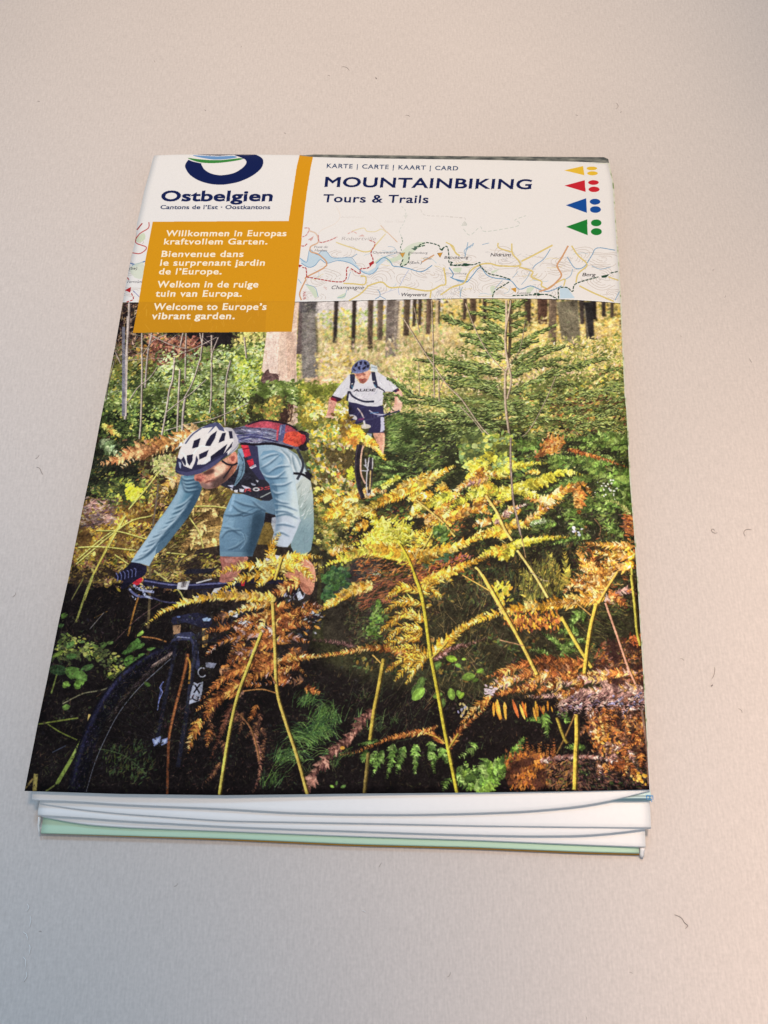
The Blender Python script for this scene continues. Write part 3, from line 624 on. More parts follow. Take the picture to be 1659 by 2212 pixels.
CALM=[]
def paint_riders():
    S2=Zm(1250,1400,.29390)
    R=Zm(640,1640,.42194);Lz=Zm(240,1700,.42194);F=Zm(500,2200,.48222)
    def folds(cv,pts,n,cols,w,l,a,spr=.25,al=.5):
        pl=cv(*pts);lo=pl.min(0);hi=pl.max(0);q=RG.uniform(lo,hi,(n*3,2));q=q[inpoly(q,pl)][:n]
        for p in q:
            b=math.radians(a)+RG.uniform(-spr,spr);ll=RG.uniform(.4,1)*l
            d=np.array([math.cos(b),-math.sin(b)])*ll/2
            line([p-d,p+[0,ll*.10],p+d],w*RG.uniform(.5,1),pick(cols,1)[0],al,.3,sm=3)
    # ---------- front rider
    # legs
    poly(R((575,1385),(820,1385),(815,1450),(780,1500),(740,1570),(690,1620),(565,1630),(590,1500)),(140,82,70),sm=3,grad=(R(600,1400)[0] if False else (R((590,1400))[0]),R((800,1500))[0],(170,110,92)))
    ell(*R((650,1425))[0],9,6,(196,140,124),.5);ell(*R((760,1440))[0],5,8,(120,66,56),.5)
    kn=R((1180,1470),(1230,1400),(1340,1375),(1430,1440),(1470,1520),(1480,1660));k2=F((1580,240),(1565,330),(1530,372),(1470,340),(1430,260),(1330,220),(1320,130))
    poly(np.vstack([kn,k2]),(178,108,80),sm=3,grad=(kn[0],kn[4],(206,136,104)))
    for p in [((1360,1400),(1440,1470)),((1370,1480),(1430,1500)),((1300,1400),(1340,1390))]: line(R(*p),2.4,(236,180,150),.8)
    poly(F((1440,260),(1520,300),(1545,370),(1500,360)),(130,74,56),.6,sm=2)
    # saddle
    poly(R((960,1110),(985,1060),(990,975),(1100,985),(1100,1080),(1050,1070),(1000,1060)),(24,22,26))
    ell(*R((955,1090))[0],7,3.2,(110,120,140),.9)
    # far trouser side, waist
    poly(R((1230,560),(1380,560),(1430,680),(1450,800),(1458,1000),(1458,1180),(1430,1330),(1390,1370),(1280,1378),(1240,1290),(1250,900)),(186,196,186),grad=(R((1400,700))[0],R((1400,1150))[0],(116,146,150)))
    folds(R,((1310,680),(1445,720),(1450,1000),(1310,1000)),40,[(236,234,220),(130,146,140),(100,116,110)],2.6,26,60,.4,.55)
    folds(R,((1310,1000),(1450,1000),(1440,1340),(1290,1360)),22,[(90,118,124),(150,176,176)],2.6,22,70,.4,.4)
    # thigh / shorts
    poly(R((690,790),(820,800),(960,860),(1075,830),(1105,1000),(1000,970),(985,1080),(940,1200),(890,1330),(880,1388),(700,1392),(568,1386),(562,1200),(590,1080),(605,985),(650,880)),(104,148,172),grad=(R((640,950))[0],R((960,1200))[0],(58,92,112)))
    poly(R((880,900),(960,870),(1060,850),(1085,985),(1000,960),(980,960)),(84,118,138),.8,sm=2)
    line(R((690,990),(820,1000),(960,950),(1000,960)),3,(44,70,88),.7);line(R((600,990),(760,985),(900,930)),2.5,(60,96,118),.7)
    line(R((580,1180),(680,1140),(780,1170),(805,1260),(760,1320)),2,(130,170,190),.6)
    line(R((700,800),(690,870),(660,960)),6,(140,182,204),.7);poly(R((570,1340),(880,1350),(878,1388),(568,1386)),(110,150,166),.5)
    poly(R((900,960),(985,980),(980,1080),(900,1330),(840,1380),(860,1200)),(46,76,94),.55,sm=3)
    folds(R,((600,1000),(900,960),(860,1330),(590,1330)),44,[(44,80,100),(130,172,192),(70,110,134)],2.4,26,40,.8,.4)
    th=R((690,790),(820,800),(960,860),(1075,830),(1105,1000),(1000,970),(985,1080),(940,1200),(890,1330),(880,1388),(700,1392),(568,1386),(562,1200),(590,1080),(605,985),(650,880))
    soft(R((880,1000),(990,980),(985,1080),(880,1388),(800,1388),(850,1200)),(30,56,72),.8,8,th)
    soft(R((620,1000),(700,1020),(700,1100),(620,1180),(570,1180)),(130,170,190),.5,8,th);soft(R((600,1200),(760,1180),(800,1280),(700,1340),(600,1320)),(96,136,158),.45,8,th)
    for p in [((610,1000),(720,1000),(840,960)),((590,1110),(680,1130),(760,1190)),((580,1220),(640,1150),(780,1140)),((640,1330),(720,1300),(800,1240)),((700,860),(800,900),(940,930)),((680,900),(760,960),(880,990)),((870,860),(940,920),(1000,960)),((800,1180),(820,1240),(790,1320))]:
        q=R(*p);sline(q,5,(34,62,80),.8,2,th);sline(q-[0,3],3.4,(140,180,198),.6,2,th)
    # left (stretched) arm
    arm=Lz((1150,480),(1285,478),(1345,590),(1310,700),(1210,880),(1100,1020),(1000,1150),(905,1230),(845,1338),(760,1312),(672,1300),(735,1200),(820,1080),(905,940),(990,830),(1050,740),(1110,640),(1130,560))
    poly(arm,(74,124,146),grad=(Lz((1200,700))[0],Lz((760,1250))[0],(150,178,190)))
    poly(Lz((1345,590),(1310,700),(1210,880),(1100,1020),(1000,1150),(905,1230),(940,1120),(1060,980),(1160,860),(1240,720),(1290,600)),(44,78,98),.75,sm=2)
    ac=smooth(arm,3) if False else arm
    soft(Lz((1130,560),(1050,740),(905,940),(735,1200),(700,1300),(760,1250),(900,1060),(1060,860),(1180,640)),(176,200,210),.55,7,ac)
    soft(Lz((1280,480),(1345,590),(1310,720),(1200,900),(1160,820),(1240,660)),(36,66,86),.75,8,ac)
    for k,(x,y) in enumerate([(1200,740),(1180,790),(1150,840),(1120,880),(1090,925),(1050,970),(1010,1010),(970,1060),(935,1100),(895,1150),(862,1195),(825,1235)]):
        jx=RG.uniform(-12,12);sline(Lz((x-120+jx,y+56),(x-20,y+14),(x+80,y-66-jx)),5,(34,66,86),.8,2,ac);sline(Lz((x-120,y+38),(x-30+jx,y),(x+56,y-80)),3.4,(196,216,222),.65,2,ac)
    for x,y in [(1180,540),(1186,575),(1196,612),(1175,505)]: sline(Lz((x-34,y-30),(x+10,y+22),(x+130,y+8)),4.4,(30,60,80),.85,2,ac);sline(Lz((x-30,y-44),(x+10,y+6),(x+120,y-8)),3,(176,206,216),.7,2,ac)
    # glove
    poly(Lz((690,1300),(820,1338),(805,1420),(730,1465),(640,1530),(590,1560),(575,1530),(600,1480),(510,1450),(590,1380),(650,1330)),(22,24,40),sm=2)
    for k in range(6): 
        x=545+k*34;line(Lz((x,1480-k*9),(x+4,1440-k*14),(x-14,1400-k*8)),2.1,(96,110,160),.95)
    # far shoulder strap & torso
    poly(R((740,370),(900,335),(1080,322),(1200,360),(1300,420),(1370,540),(1390,600),(1300,700),(1000,700),(800,640),(720,600)),(120,156,176),grad=(R((850,400))[0],R((1350,560))[0],(188,200,200)))
    poly(R((560,700),(660,640),(730,560),(770,470),(840,430),(930,560),(1010,660),(1050,720),(1070,840),(1000,862),(940,845),(800,800),(640,740)),(34,36,44),sm=2)
    poly(R((740,380),(800,470),(800,600),(740,690),(700,720),(740,600),(750,480)),(96,134,152),.95,sm=2)
    line(R((745,400),(790,500),(770,620),(720,690)),1.6,(40,60,74),.9)
    # chest lettering and marks
    for p,c in [(((640,715),(700,710),(690,740)),(170,176,196)),(((770,710),(840,730),(870,750),(800,745)),(190,186,196)),(((860,690),(910,705),(900,720),(870,712)),(170,176,190)),(((700,760),(740,755),(735,785),(705,780)),(216,214,214)),(((750,745),(800,750),(790,780),(755,775)),(200,196,200)),(((660,740),(690,745),(685,765)),(210,206,210)),(((905,660),(935,670),(925,690)),(180,180,190))]: poly(R(*p),c)
    text("ROS",*R((800,778))[0],*R((1040,752))[0],7.2,(196,70,70),bold=.02,slant=.2)
    ell(*R((912,752))[0],7.5,4.2,(206,200,196));ell(*R((912,752))[0],4,1.9,(34,36,44))
    line(R((950,830),(1050,780)),2.4,(180,190,180),.8)
    # near arm
    near=R((920,480),(980,390),(1080,380),(1180,420),(1245,540),(1280,660),(1300,800),(1325,1000),(1312,1100),(1270,1200),(1210,1300),(1060,1270),(1080,1160),(1100,1050),(1085,900),(1055,790),(1035,700),(960,620))
    poly(near,(96,142,168),grad=(R((1060,700))[0],R((1310,850))[0],(176,196,198)))
    poly(R((1060,1020),(1320,1010),(1312,1100),(1270,1200),(1210,1300),(1060,1270),(1080,1160)),(186,194,202),.8,sm=2)
    poly(R((930,470),(1000,420),(1100,420),(1160,470),(1080,540),(1000,600),(960,600)),(140,174,190),.7,sm=3)
    poly(R((1040,690),(1110,720),(1120,900),(1110,1040),(1085,900),(1055,790)),(66,108,132),.7,sm=2)
    soft(R((920,480),(980,620),(1040,700),(1085,900),(1100,1050),(1080,1250),(1120,1200),(1130,1000),(1110,800),(1060,640)),(50,90,116),.75,7,near)
    soft(R((1180,430),(1260,560),(1300,760),(1320,1000),(1290,1100),(1240,1000),(1230,760),(1180,560)),(206,216,212),.75,7,near)
    for p in [((950,600),(1040,650),(1210,640)),((1020,600),(1120,560),(1230,530)),((950,560),(1040,510),(1140,430)),((1050,720),(1160,720),(1250,685)),((1080,900),(1180,915),(1300,950)),((1095,1010),(1200,985),(1310,1035)),((960,470),(1040,440),(1120,420)),((1000,640),(1100,640),(1190,580)),((1090,850),(1150,880),(1230,890)),((1080,960),(1180,960),(1260,990)),((1100,1100),(1180,1080),(1280,1120)),((1060,780),(1120,800),(1180,780)),((1080,1180),(1150,1160),(1230,1200))]:
        q=R(*p)+RG.normal(0,1,(3,2));sline(q,5,(44,82,106),.8,2,near);sline(q-[0,3],3.4,(206,222,226),.7,2,near)
    for p in [((1200,380),(1280,440),(1330,560)),((1240,420),(1250,500),(1290,620)),((1130,370),(1210,450),(1230,520)),((1330,450),(1360,540),(1380,600))]: sline(R(*p),4,(232,234,228),.8,2);sline(R(*p)+[3.4,0],4,(84,112,124),.8,2)
    # glove on near bar
    poly(R((990,1440),(1020,1390),(1100,1375),(1170,1400),(1150,1480),(1070,1490)),(206,200,196),sm=2)
    folds(R,((1000,1390),(1160,1390),(1150,1480),(1010,1470)),16,[(120,110,110),(240,236,230)],1.6,10,30,.6,.8)
    # straps
    poly(R((840,325),(925,345),(945,560),(1000,660),(940,660),(870,570),(825,440)),(42,46,72),sm=0)
    poly(R((764,318),(830,318),(864,432),(804,450)),(196,46,58));poly(R((820,480),(880,460),(892,515),(852,542)),(176,38,50));line(R((780,372),(848,362)),2.2,(90,20,34));line(R((770,322),(828,320)),2,(236,110,120))
    poly(R((845,545),(905,515),(915,535),(865,558)),(206,206,214));line(R((860,545),(905,525)),.8,(50,50,60))
    # backpack
    poly(R((690,180),(800,150),(880,110),(950,98),(1060,105),(1200,135),(1300,190),(1400,212),(1432,290),(1405,370),(1345,388),(1230,355),(1050,320),(900,325),(760,322),(725,250)),(92,96,116),sm=3)
    poly(R((800,150),(880,116),(960,104),(1060,112),(1200,140),(1300,195),(1190,210),(1060,175),(950,168),(860,165)),(156,62,72),sm=2)
    line(R((830,140),(950,100),(1060,104),(1220,140),(1300,190)),4,(30,24,30),.95)
    line(R((700,180),(860,170),(1010,190),(1130,220)),2.4,(60,52,72),.9)
    folds(R,((720,190),(1000,180),(1120,220),(1110,300),(740,310)),80,[(150,150,166),(190,186,196),(40,44,66),(60,66,96),(110,120,150)],3,34,-2,.22,.75)
    line(R((750,280),(900,255),(1120,300)),3.4,(38,44,80),.9);line(R((730,245),(860,235),(980,240)),3.4,(46,54,90),.9)
    poly(R((1165,232),(1240,205),(1310,205),(1375,250),(1345,330),(1290,348),(1220,325),(1165,302)),(214,76,54),sm=2)
    folds(R,((1180,230),(1340,220),(1320,330),(1180,300)),16,[(240,120,90),(160,44,40),(120,30,34)],2.4,16,30,.6,.6)
    poly(R((1300,195),(1400,212),(1432,290),(1405,370),(1345,388),(1310,350),(1370,300),(1355,240)),(30,26,30),sm=2);poly(R((1330,235),(1375,240),(1380,290),(1345,330)),(176,44,50),.9,sm=2)
    for k in range(12): line(R((1385+RG.uniform(-8,8),225+k*12),(1425,215+k*13)),1.2,(80,76,84),.8)
    poly(R((1140,138),(1192,138),(1180,240),(1166,300),(1112,285)),(70,80,116));line(R((1150,142),(1135,240)),1.6,(160,168,190));line(R((1118,150),(1110,290)),4,(206,60,66),.8)
    line(R((760,318),(900,326),(1050,318),(1180,345),(1260,365)),5.5,(22,20,26))
    line(R((1300,370),(1350,480),(1350,560),(1300,660)),5.5,(44,50,58));line(R((1265,600),(1350,610),(1430,660)),5,(24,24,28))
    poly(R((1370,590),(1440,575),(1492,622),(1468,672),(1395,640)),(26,28,36),sm=0);line(R((1400,560),(1440,578)),2,(100,130,160))
    # neck, face
    face=R((330,615),(420,590),(520,520),(600,470),(660,430),(706,395),(732,425),(735,520),(705,590),(640,660),(560,720),(510,742),(440,748),(392,725),(372,680),(330,668))
    fc=smooth(face,4)
    poly(face,(204,136,108),sm=2)
    soft(R((560,520),(700,420),(735,440),(735,560),(640,640),(560,640)),(206,146,116),.7,5,fc)
    soft(R((330,600),(500,545),(560,500),(540,480),(420,560)),(80,50,44),.75,4,fc)
    soft(R((500,560),(590,505),(645,540),(620,600),(560,640),(510,610)),(240,190,156),.9,4,fc)
    soft(R((660,500),(740,470),(735,560),(700,600),(640,660),(600,700),(600,640)),(150,88,66),.8,5,fc)
    soft(R((470,690),(540,640),(620,590),(660,570),(640,650),(580,720),(500,745)),(66,50,46),.9,4,fc)
    soft(R((380,690),(450,700),(500,742),(430,750),(390,730)),(112,88,82),.85,3,fc)
    soft(R((330,622),(390,606),(430,640),(395,676),(340,668)),(208,116,98),.9,3,fc);soft(R((345,650),(392,655),(388,680),(345,672)),(120,58,54),.9,2,fc)
    soft(R((405,590),(500,555),(515,590),(440,618)),(64,40,36),.9,3,fc)
    sline(R((420,695),(470,672),(520,668)),3,(90,44,42),.9,1,fc);soft(R((440,700),(480,690),(500,705),(460,716)),(196,150,136),.6,2,fc)
    sline(R((440,640),(470,660),(500,650)),3,(230,160,136),.6,2,fc)
    folds(R,((480,640),(640,590),(640,670),(500,735)),60,[(40,34,34),(110,86,74),(150,116,100)],1.0,4,60,.8,.6)
    poly(R((655,440),(710,398),(730,440),(712,500),(670,500)),(216,134,108),sm=2);poly(R((672,450),(705,430),(705,475),(680,485)),(150,70,60),.8,sm=2)
    line(R((585,480),(640,515),(700,520),(735,500)),4,(24,24,30));line(R((690,518),(650,580),(600,650)),3,(30,28,32))
    # helmet
    poly(R((143,560),(160,480),(185,380),(230,290),(300,215),(400,160),(520,118),(570,125),(600,165),(680,172),(725,240),(747,320),(725,375),(640,430),(560,490),(480,552),(380,602),(260,627),(190,612),(150,592)),(226,216,206),sm=0)
    poly(R((600,170),(680,172),(725,240),(747,320),(725,375),(650,425),(690,330),(690,250)),(176,170,172),.8,sm=2)
    N=(38,42,66)
    poly(R((380,175),(470,130),(550,116),(600,165),(612,205),(560,190),(530,150),(480,200),(450,228),(500,160),(430,170)),(62,72,104));line(R((390,172),(300,240),(240,320)),3.2,(70,78,104))
    for v in [((322,292),(385,264),(362,350),(303,366)),((442,300),(480,240),(540,196),(520,270),(478,340),(425,346)),((560,290),(590,220),(624,214),(610,290),(556,312)),((650,200),(682,200),(692,268),(662,272)),
        ((255,430),(312,420),(307,480),(280,528),(254,490)),((370,420),(462,378),(440,440),(372,470)),((600,420),(690,300),(680,350),(620,410))]:
        poly(R(*v),(28,30,48));
    poly(R((480,440),(560,380),(600,350),(640,320),(600,420),(540,470),(470,500)),(24,26,42))
    poly(R((143,560),(165,450),(200,470),(225,530),(300,560),(330,500),(345,430),(362,470),(350,520),(430,510),(520,450),(600,420),(640,400),(640,432),(560,490),(480,552),(380,602),(260,627),(190,612),(150,592)),N)
    poly(R((150,570),(250,590),(380,560),(520,480),(600,430),(560,490),(480,552),(380,602),(260,627),(190,612)),(66,72,106),.75)
    poly(R((200,470),(225,440),(250,500),(240,530)),(30,34,54));poly(R((175,490),(200,500),(198,560),(185,545)),(170,184,206),.9)
    poly(R((385,520),(480,430),(480,478),(430,512)),(226,222,214));line(R((200,400),(240,440),(256,520)),3,(236,230,220));line(R((312,418),(380,345),(460,350)),3,(240,232,222))
    line(R((640,432),(720,360),(744,320)),2,(120,120,130))
    CALM.extend([smooth(p,4) for p in (arm,near,th,face)])
    CALM.append(R((740,370),(900,335),(1080,322),(1200,360),(1300,420),(1370,540),(1440,700),(1458,1000),(1458,1180),(1430,1330),(1280,1378),(1240,1290)))
    CALM.append(R((143,560),(160,480),(185,380),(230,290),(300,215),(400,160),(520,118),(600,165),(680,172),(747,320),(725,375),(560,490),(380,602),(260,627),(150,592)))
    # ---------- second rider
    CALM.append(S2((500,330),(640,450),(760,400),(800,300),(890,300),(1172,520),(985,565),(955,745),(740,765),(490,705),(465,600),(268,620),(420,420)))
    CALM.append(S2((490,700),(960,760),(985,1080),(970,1440),(750,1120)))
    S=Zm(1250,1400,.29390)
    poly(S((790,190),(880,220),(890,300),(790,290)),(196,206,206));line(S((800,230),(880,250)),1.6,(110,130,140))
    poly(S((235,640),(400,660),(340,700),(300,800),(270,920),(200,930),(190,880),(215,780)),(196,136,116),sm=2);line(S((240,700),(205,850)),3,(224,176,154),.7)
    poly(S((160,930),(200,900),(270,890),(300,930),(270,980),(170,985)),(224,176,150),sm=2);line(S((150,955),(260,950)),2.4,(90,56,52))
    poly(S((1120,560),(1190,540),(1225,600),(1225,700),(1200,830),(1100,830),(1120,700)),(226,176,150),sm=2);line(S((1140,600),(1130,740)),4,(196,134,114),.7)
    poly(S((1080,790),(1190,780),(1195,835),(1110,850),(1060,890)),(232,186,158),sm=2)
    poly(S((830,1120),(970,1110),(985,1250),(960,1440),(930,1440),(910,1330),(850,1210)),(206,146,118),sm=2);line(S((965,1150),(972,1260),(950,1400)),4,(240,190,150),.8)
    poly(S((490,700),(620,730),(960,760),(975,900),(985,1080),(970,1125),(800,1130),(750,1120),(790,1050),(700,980),(500,1040),(490,880)),(34,38,70),sm=0)
    poly(S((925,900),(975,920),(982,1100),(920,1120),(930,1050)),(190,190,206));poly(S((500,880),(580,890),(610,940),(560,960)),(210,204,200),.95,sm=2)
    line(S((610,790),(660,850),(700,930)),3,(196,176,166));folds(S,((520,750),(900,780),(900,1080),(760,1080),(560,900)),26,[(60,66,110),(20,22,44),(80,86,130)],2,14,60,.6,.6)
    poly(S((500,330),(560,345),(640,450),(700,462),(760,400),(800,300),(890,300),(1000,370),(1100,430),(1172,520),(1085,570),(985,565),(960,660),(955,745),(880,770),(740,765),(600,725),(490,705),(465,600),(400,662),(268,620),(330,530),(420,420)),(204,202,204))
    folds(S,((480,500),(960,500),(940,740),(500,700)),50,[(176,174,184),(240,238,236),(150,152,166)],2,18,25,.7,.6);folds(S,((300,500),(500,380),(460,600),(330,610)),16,[(176,174,182),(240,236,232)],2,14,60,.4,.6);folds(S,((900,330),(1140,490),(1080,560),(900,480)),20,[(170,168,180),(240,236,232)],2,14,120,.5,.6)
    poly(S((265,618),(400,660),(380,690),(330,705),(250,665)),(44,28,40));poly(S((250,640),(320,665),(330,705),(250,680)),(110,28,40))
    poly(S((1085,560),(1165,515),(1185,545),(1130,580)),(34,34,56));line(S((1150,545),(1185,548)),2.5,(110,30,40))
    poly(S((510,330),(580,330),(575,440),(555,500),(540,540),(505,520),(515,430)),(30,36,56));poly(S((800,300),(850,300),(870,400),(890,490),(930,510),(870,520),(840,490),(810,400)),(30,36,56))
    line(S((528,465),(552,455)),2,(206,200,190));line(S((820,430),(850,425)),2,(206,200,190));line(S((535,480),(545,520)),2.2,(60,120,150));line(S((840,470),(865,510)),2.2,(60,120,150))
    line(S((500,560),(560,640),(700,700),(840,700)),4,(32,38,56));line(S((490,560),(470,690)),4,(30,34,50));line(S((900,515),(960,545),(990,580)),2.6,(30,34,50))
    text("AUDE",*S((560,565))[0],*S((850,560))[0],5.2,(36,34,40),bold=.03,slant=.3)
    poly(S((580,320),(790,285),(775,350),(745,420),(700,455),(655,450),(625,400),(590,360)),(206,140,116),sm=2);poly(S((630,395),(700,385),(745,400),(700,455),(655,448)),(120,66,56),.85,sm=2);poly(S((600,330),(700,310),(720,345),(610,360)),(130,76,64),.7,sm=2)
    ell(*S((675,370))[0],4,4,(236,170,140),.9);ell(*S((745,355))[0],4,6,(226,160,130),.8);line(S((640,410),(700,400)),1.8,(170,70,64));poly(S((690,300),(790,270),(780,320),(730,330)),(232,176,140),.7,sm=2)
    poly(S((530,300),(535,240),(570,190),(620,150),(680,130),(740,145),(775,185),(778,240),(760,275),(700,300),(620,318),(560,315)),(84,100,140),sm=2)
    for v in [((580,190),(620,165),(610,220),(570,235)),((640,160),(680,150),(670,200),(640,205)),((700,150),(740,165),(735,205),(705,195)),((615,225),(655,220),(650,275),(625,265)),((680,240),(730,215),(720,255),(680,275)),((540,240),(580,270),(600,285),(560,280)),((745,200),(772,205),(765,240),(742,245))]: poly(S(*v),(22,26,44))
    line(S((545,300),(620,312),(700,295),(760,270)),2.4,(120,134,170),.8);line(S((535,295),(530,320)),2,(60,90,110))
    soft(S((1060,840),(1140,800),(1190,830),(1150,880),(1080,890)),(226,176,150),.9,2);soft(S((150,930),(230,900),(290,920),(270,980),(170,985)),(226,178,152),.9,2);line(S((150,955),(300,975),(420,985),(520,945)),2.6,(40,40,52),.9)
    line(S((1185,825),(1060,870),(900,910),(750,950),(600,965),(510,930)),3.6,(44,50,80));line(S((1040,860),(880,900)),1.6,(150,160,190),.9);line(S((770,820),(850,870),(960,880)),2.6,(196,196,210),.8);line(S((1060,850),(980,900)),4,(30,34,50))
    line(S((780,860),(900,850)),2,(60,120,170),.8);line(S((620,950),(700,935)),4,(110,50,90),.9)
    ell(*S((720,1040))[0],12,5,(206,196,180),.9);line(S((700,960),(715,1050)),4,(206,200,196));poly(S((740,1130),(810,1140),(800,1210),(750,1200)),(130,146,160))
    far_wheel()
def paint_fern_ground():
    P_green=[(72,102,52),(98,132,66),(52,76,40),(130,152,84),(40,58,32),(86,110,50)]
    P_gr=[(70,116,56),(90,140,70),(56,96,50),(120,160,90),(46,80,44)]
    P_dk=[(36,54,34),(52,74,46),(26,34,26),(60,84,50),(24,26,22),(44,36,30)]
    P_yel=[(222,186,72),(196,158,52),(236,208,110),(206,196,96),(226,170,60)]
    P_lime=[(212,202,64),(228,216,84),(190,180,54),(238,226,112),(200,176,48),(176,176,60)]
    P_gold=[(236,182,66),(224,162,48),(246,206,98),(204,138,40),(250,214,120),(214,150,50)]
    P_tan=[(216,160,84),(232,184,110),(190,128,56),(240,204,140),(170,108,46),(206,146,60)]
    P_rust=[(156,88,42),(190,114,54),(120,64,34),(212,138,64),(92,50,30),(172,98,50)]
    P_brown=[(120,80,54),(156,108,70),(84,56,42),(60,42,34),(104,74,58)]
    P_pink=[(206,160,140),(172,130,116),(146,108,98),(222,184,160),(120,84,78)]
    A=Zm(1250,1750,.42194);B=Zm(1900,1750,.42194);C=Zm(1200,2300,.45208);D=Zm(1850,2300,.46414);F=Zm(500,2200,.48222)
    def stem(cv,pts,w,c,hl=True):
        p=cv(*pts);w=w*cv.k
        line(p+[w*.35,w*.1],w*1.05,(60,48,20),.85);line(p,w*.85,c)
        if hl: line(p-[w*.15,0],w*.3,np.clip(np.array(c)*1.22,0,255),.9)
    def fr(cv,pts,half,pal,**k): frond(cv(*pts),half*cv.k*(1.38 if cv in (A,B) else 1.25),pal,**dict(k,asp=k.get('asp',.17)*(1 if cv in (A,B) else .74)))
    dim_ground()
    # middle ground of small leaves and shade
    soft([(690,1060),(1400,1060),(1400,1470),(1100,1470),(760,1440),(690,1200)],(44,42,28),1,22)
    scatter([(690,960),(1400,960),(1400,1430),(1100,1480),(760,1450),(690,1200)],6500,P_dk+[(84,90,44),(110,96,48),(120,84,40),(70,84,46),(150,120,56)],(5,14),25,70,.2,dark=(34,32,22),seed=71,scale=13)
    scatter(A((0,0),(380,0),(420,560),(520,900),(200,1100),(0,1000)),2600,P_yel+P_green[:4]+[(236,222,140),(176,160,60)],(4,12),20,90,.28,dark=(70,66,32),seed=41,scale=10)
    scatter(A((560,100),(1400,0),(1659,300),(1500,500),(1000,700),(560,640)),2600,P_dk+P_green+[(110,140,80)],(6,14),15,35,.17,dark=(28,36,24),seed=42,scale=11)
    scatter(A((0,500),(480,560),(420,800),(200,1000),(0,950)),1300,[(196,180,90),(150,150,60),(110,120,50),(170,130,50),(90,110,50),(216,196,110)],(4,11),10,50,.25,dark=(50,50,30),seed=43)
    scatter(A((600,600),(1659,500),(1659,1400),(400,1300),(300,900)),4200,P_dk+P_green[:3]+P_rust[:3]+[(110,100,40)],(6,14),15,50,.18,dark=(30,28,20),seed=44,scale=12)
    scatter(B((0,0),(1500,0),(1520,1000),(0,1100)),5600,P_dk+P_green+P_gr,(6,15),15,55,.18,dark=(26,32,22),seed=45,scale=13)
    scatter(B((0,1000),(1530,900),(1560,1659),(0,1659)),3600,P_dk+[(90,84,40),(120,100,50),(70,60,36),(60,80,44)],(6,16),60,60,.12,dark=(28,26,20),seed=46,scale=12)
    for k in range(120): 
        p=B((RG.uniform(520,1500),RG.uniform(620,950)))[0];line([p,p+RG.uniform(-8,8,2)],.9,pick([(96,76,60),(160,150,120),(120,90,60)],1)[0],.7)
    # green bracken on the right
    for p,h in [(((1480,560),(1350,420),(1200,330)),70),(((1480,620),(1300,540),(1150,480)),80),(((1480,720),(1340,620),(1100,560)),60),(((1480,400),(1400,340),(1300,300)),90),(((1100,560),(1000,650),(780,760)),60),(((1320,690),(1150,650),(1000,620)),40),(((1100,380),(900,420),(640,520)),44),(((760,800),(640,820),(540,860)),40),(((1240,330),(1120,300),(980,280)),60),(((1450,80),(1200,60),(900,100)),60),(((1450,20),(1200,0),(860,20)),60),(((1300,200),(1100,230),(760,180)),60),(((820,260),(740,230),(690,150)),70),(((1100,940),(900,960),(690,1020)),30),(((950,820),(1050,800),(1150,830)),30),(((1400,930),(1300,850),(1200,780)),46),(((500,100),(420,60),(360,20)),70),(((620,140),(560,80),(480,40)),60)]:
        fr(B,p,h,P_gr+P_green[:2],asp=.2,fwd=60)
    scatter(B((1180,400),(1350,400),(1340,560),(1200,560)),22,[(206,216,196),(226,230,220)],(3,6),0,180,.4)
    scatter(B((930,850),(990,850),(990,910),(930,910)),9,[(196,200,210),(226,226,230)],(3,8),0,180,.4)
    scatter(B((700,0),(820,0),(800,120),(660,160),(560,220),(640,100)),340,P_tan+P_rust[:3],(4,10),40,60,.25,dark=(120,70,40),seed=47)
    fr(B,((880,110),(1100,170),(1300,230),(1470,290)),26,P_rust+[(226,150,110)],asp=.16)
    scatter(B((1400,740),(1500,740),(1500,930),(1400,900)),200,P_rust+P_brown,(5,12),-10,30,.2)
    # broad-leaved yellow green sprig left of birch
    scatter(B((0,0),(330,0),(340,220),(180,380),(0,300)),620,[(110,150,84),(150,176,70),(196,206,90),(90,130,70),(206,196,70),(130,170,120)],(6,13),10,60,.34,dark=(60,70,36),seed=48)
    scatter(A((1380,0),(1659,0),(1659,300),(1400,280)),330,[(110,150,96),(160,190,120),(196,206,90),(84,126,70),(214,206,96)],(7,14),20,70,.38,dark=(56,76,44),seed=49)
    scatter(A((1480,260),(1659,240),(1659,560),(1500,600)),420,P_lime+P_yel,(5,12),10,60,.3,dark=(120,100,40),seed=50)

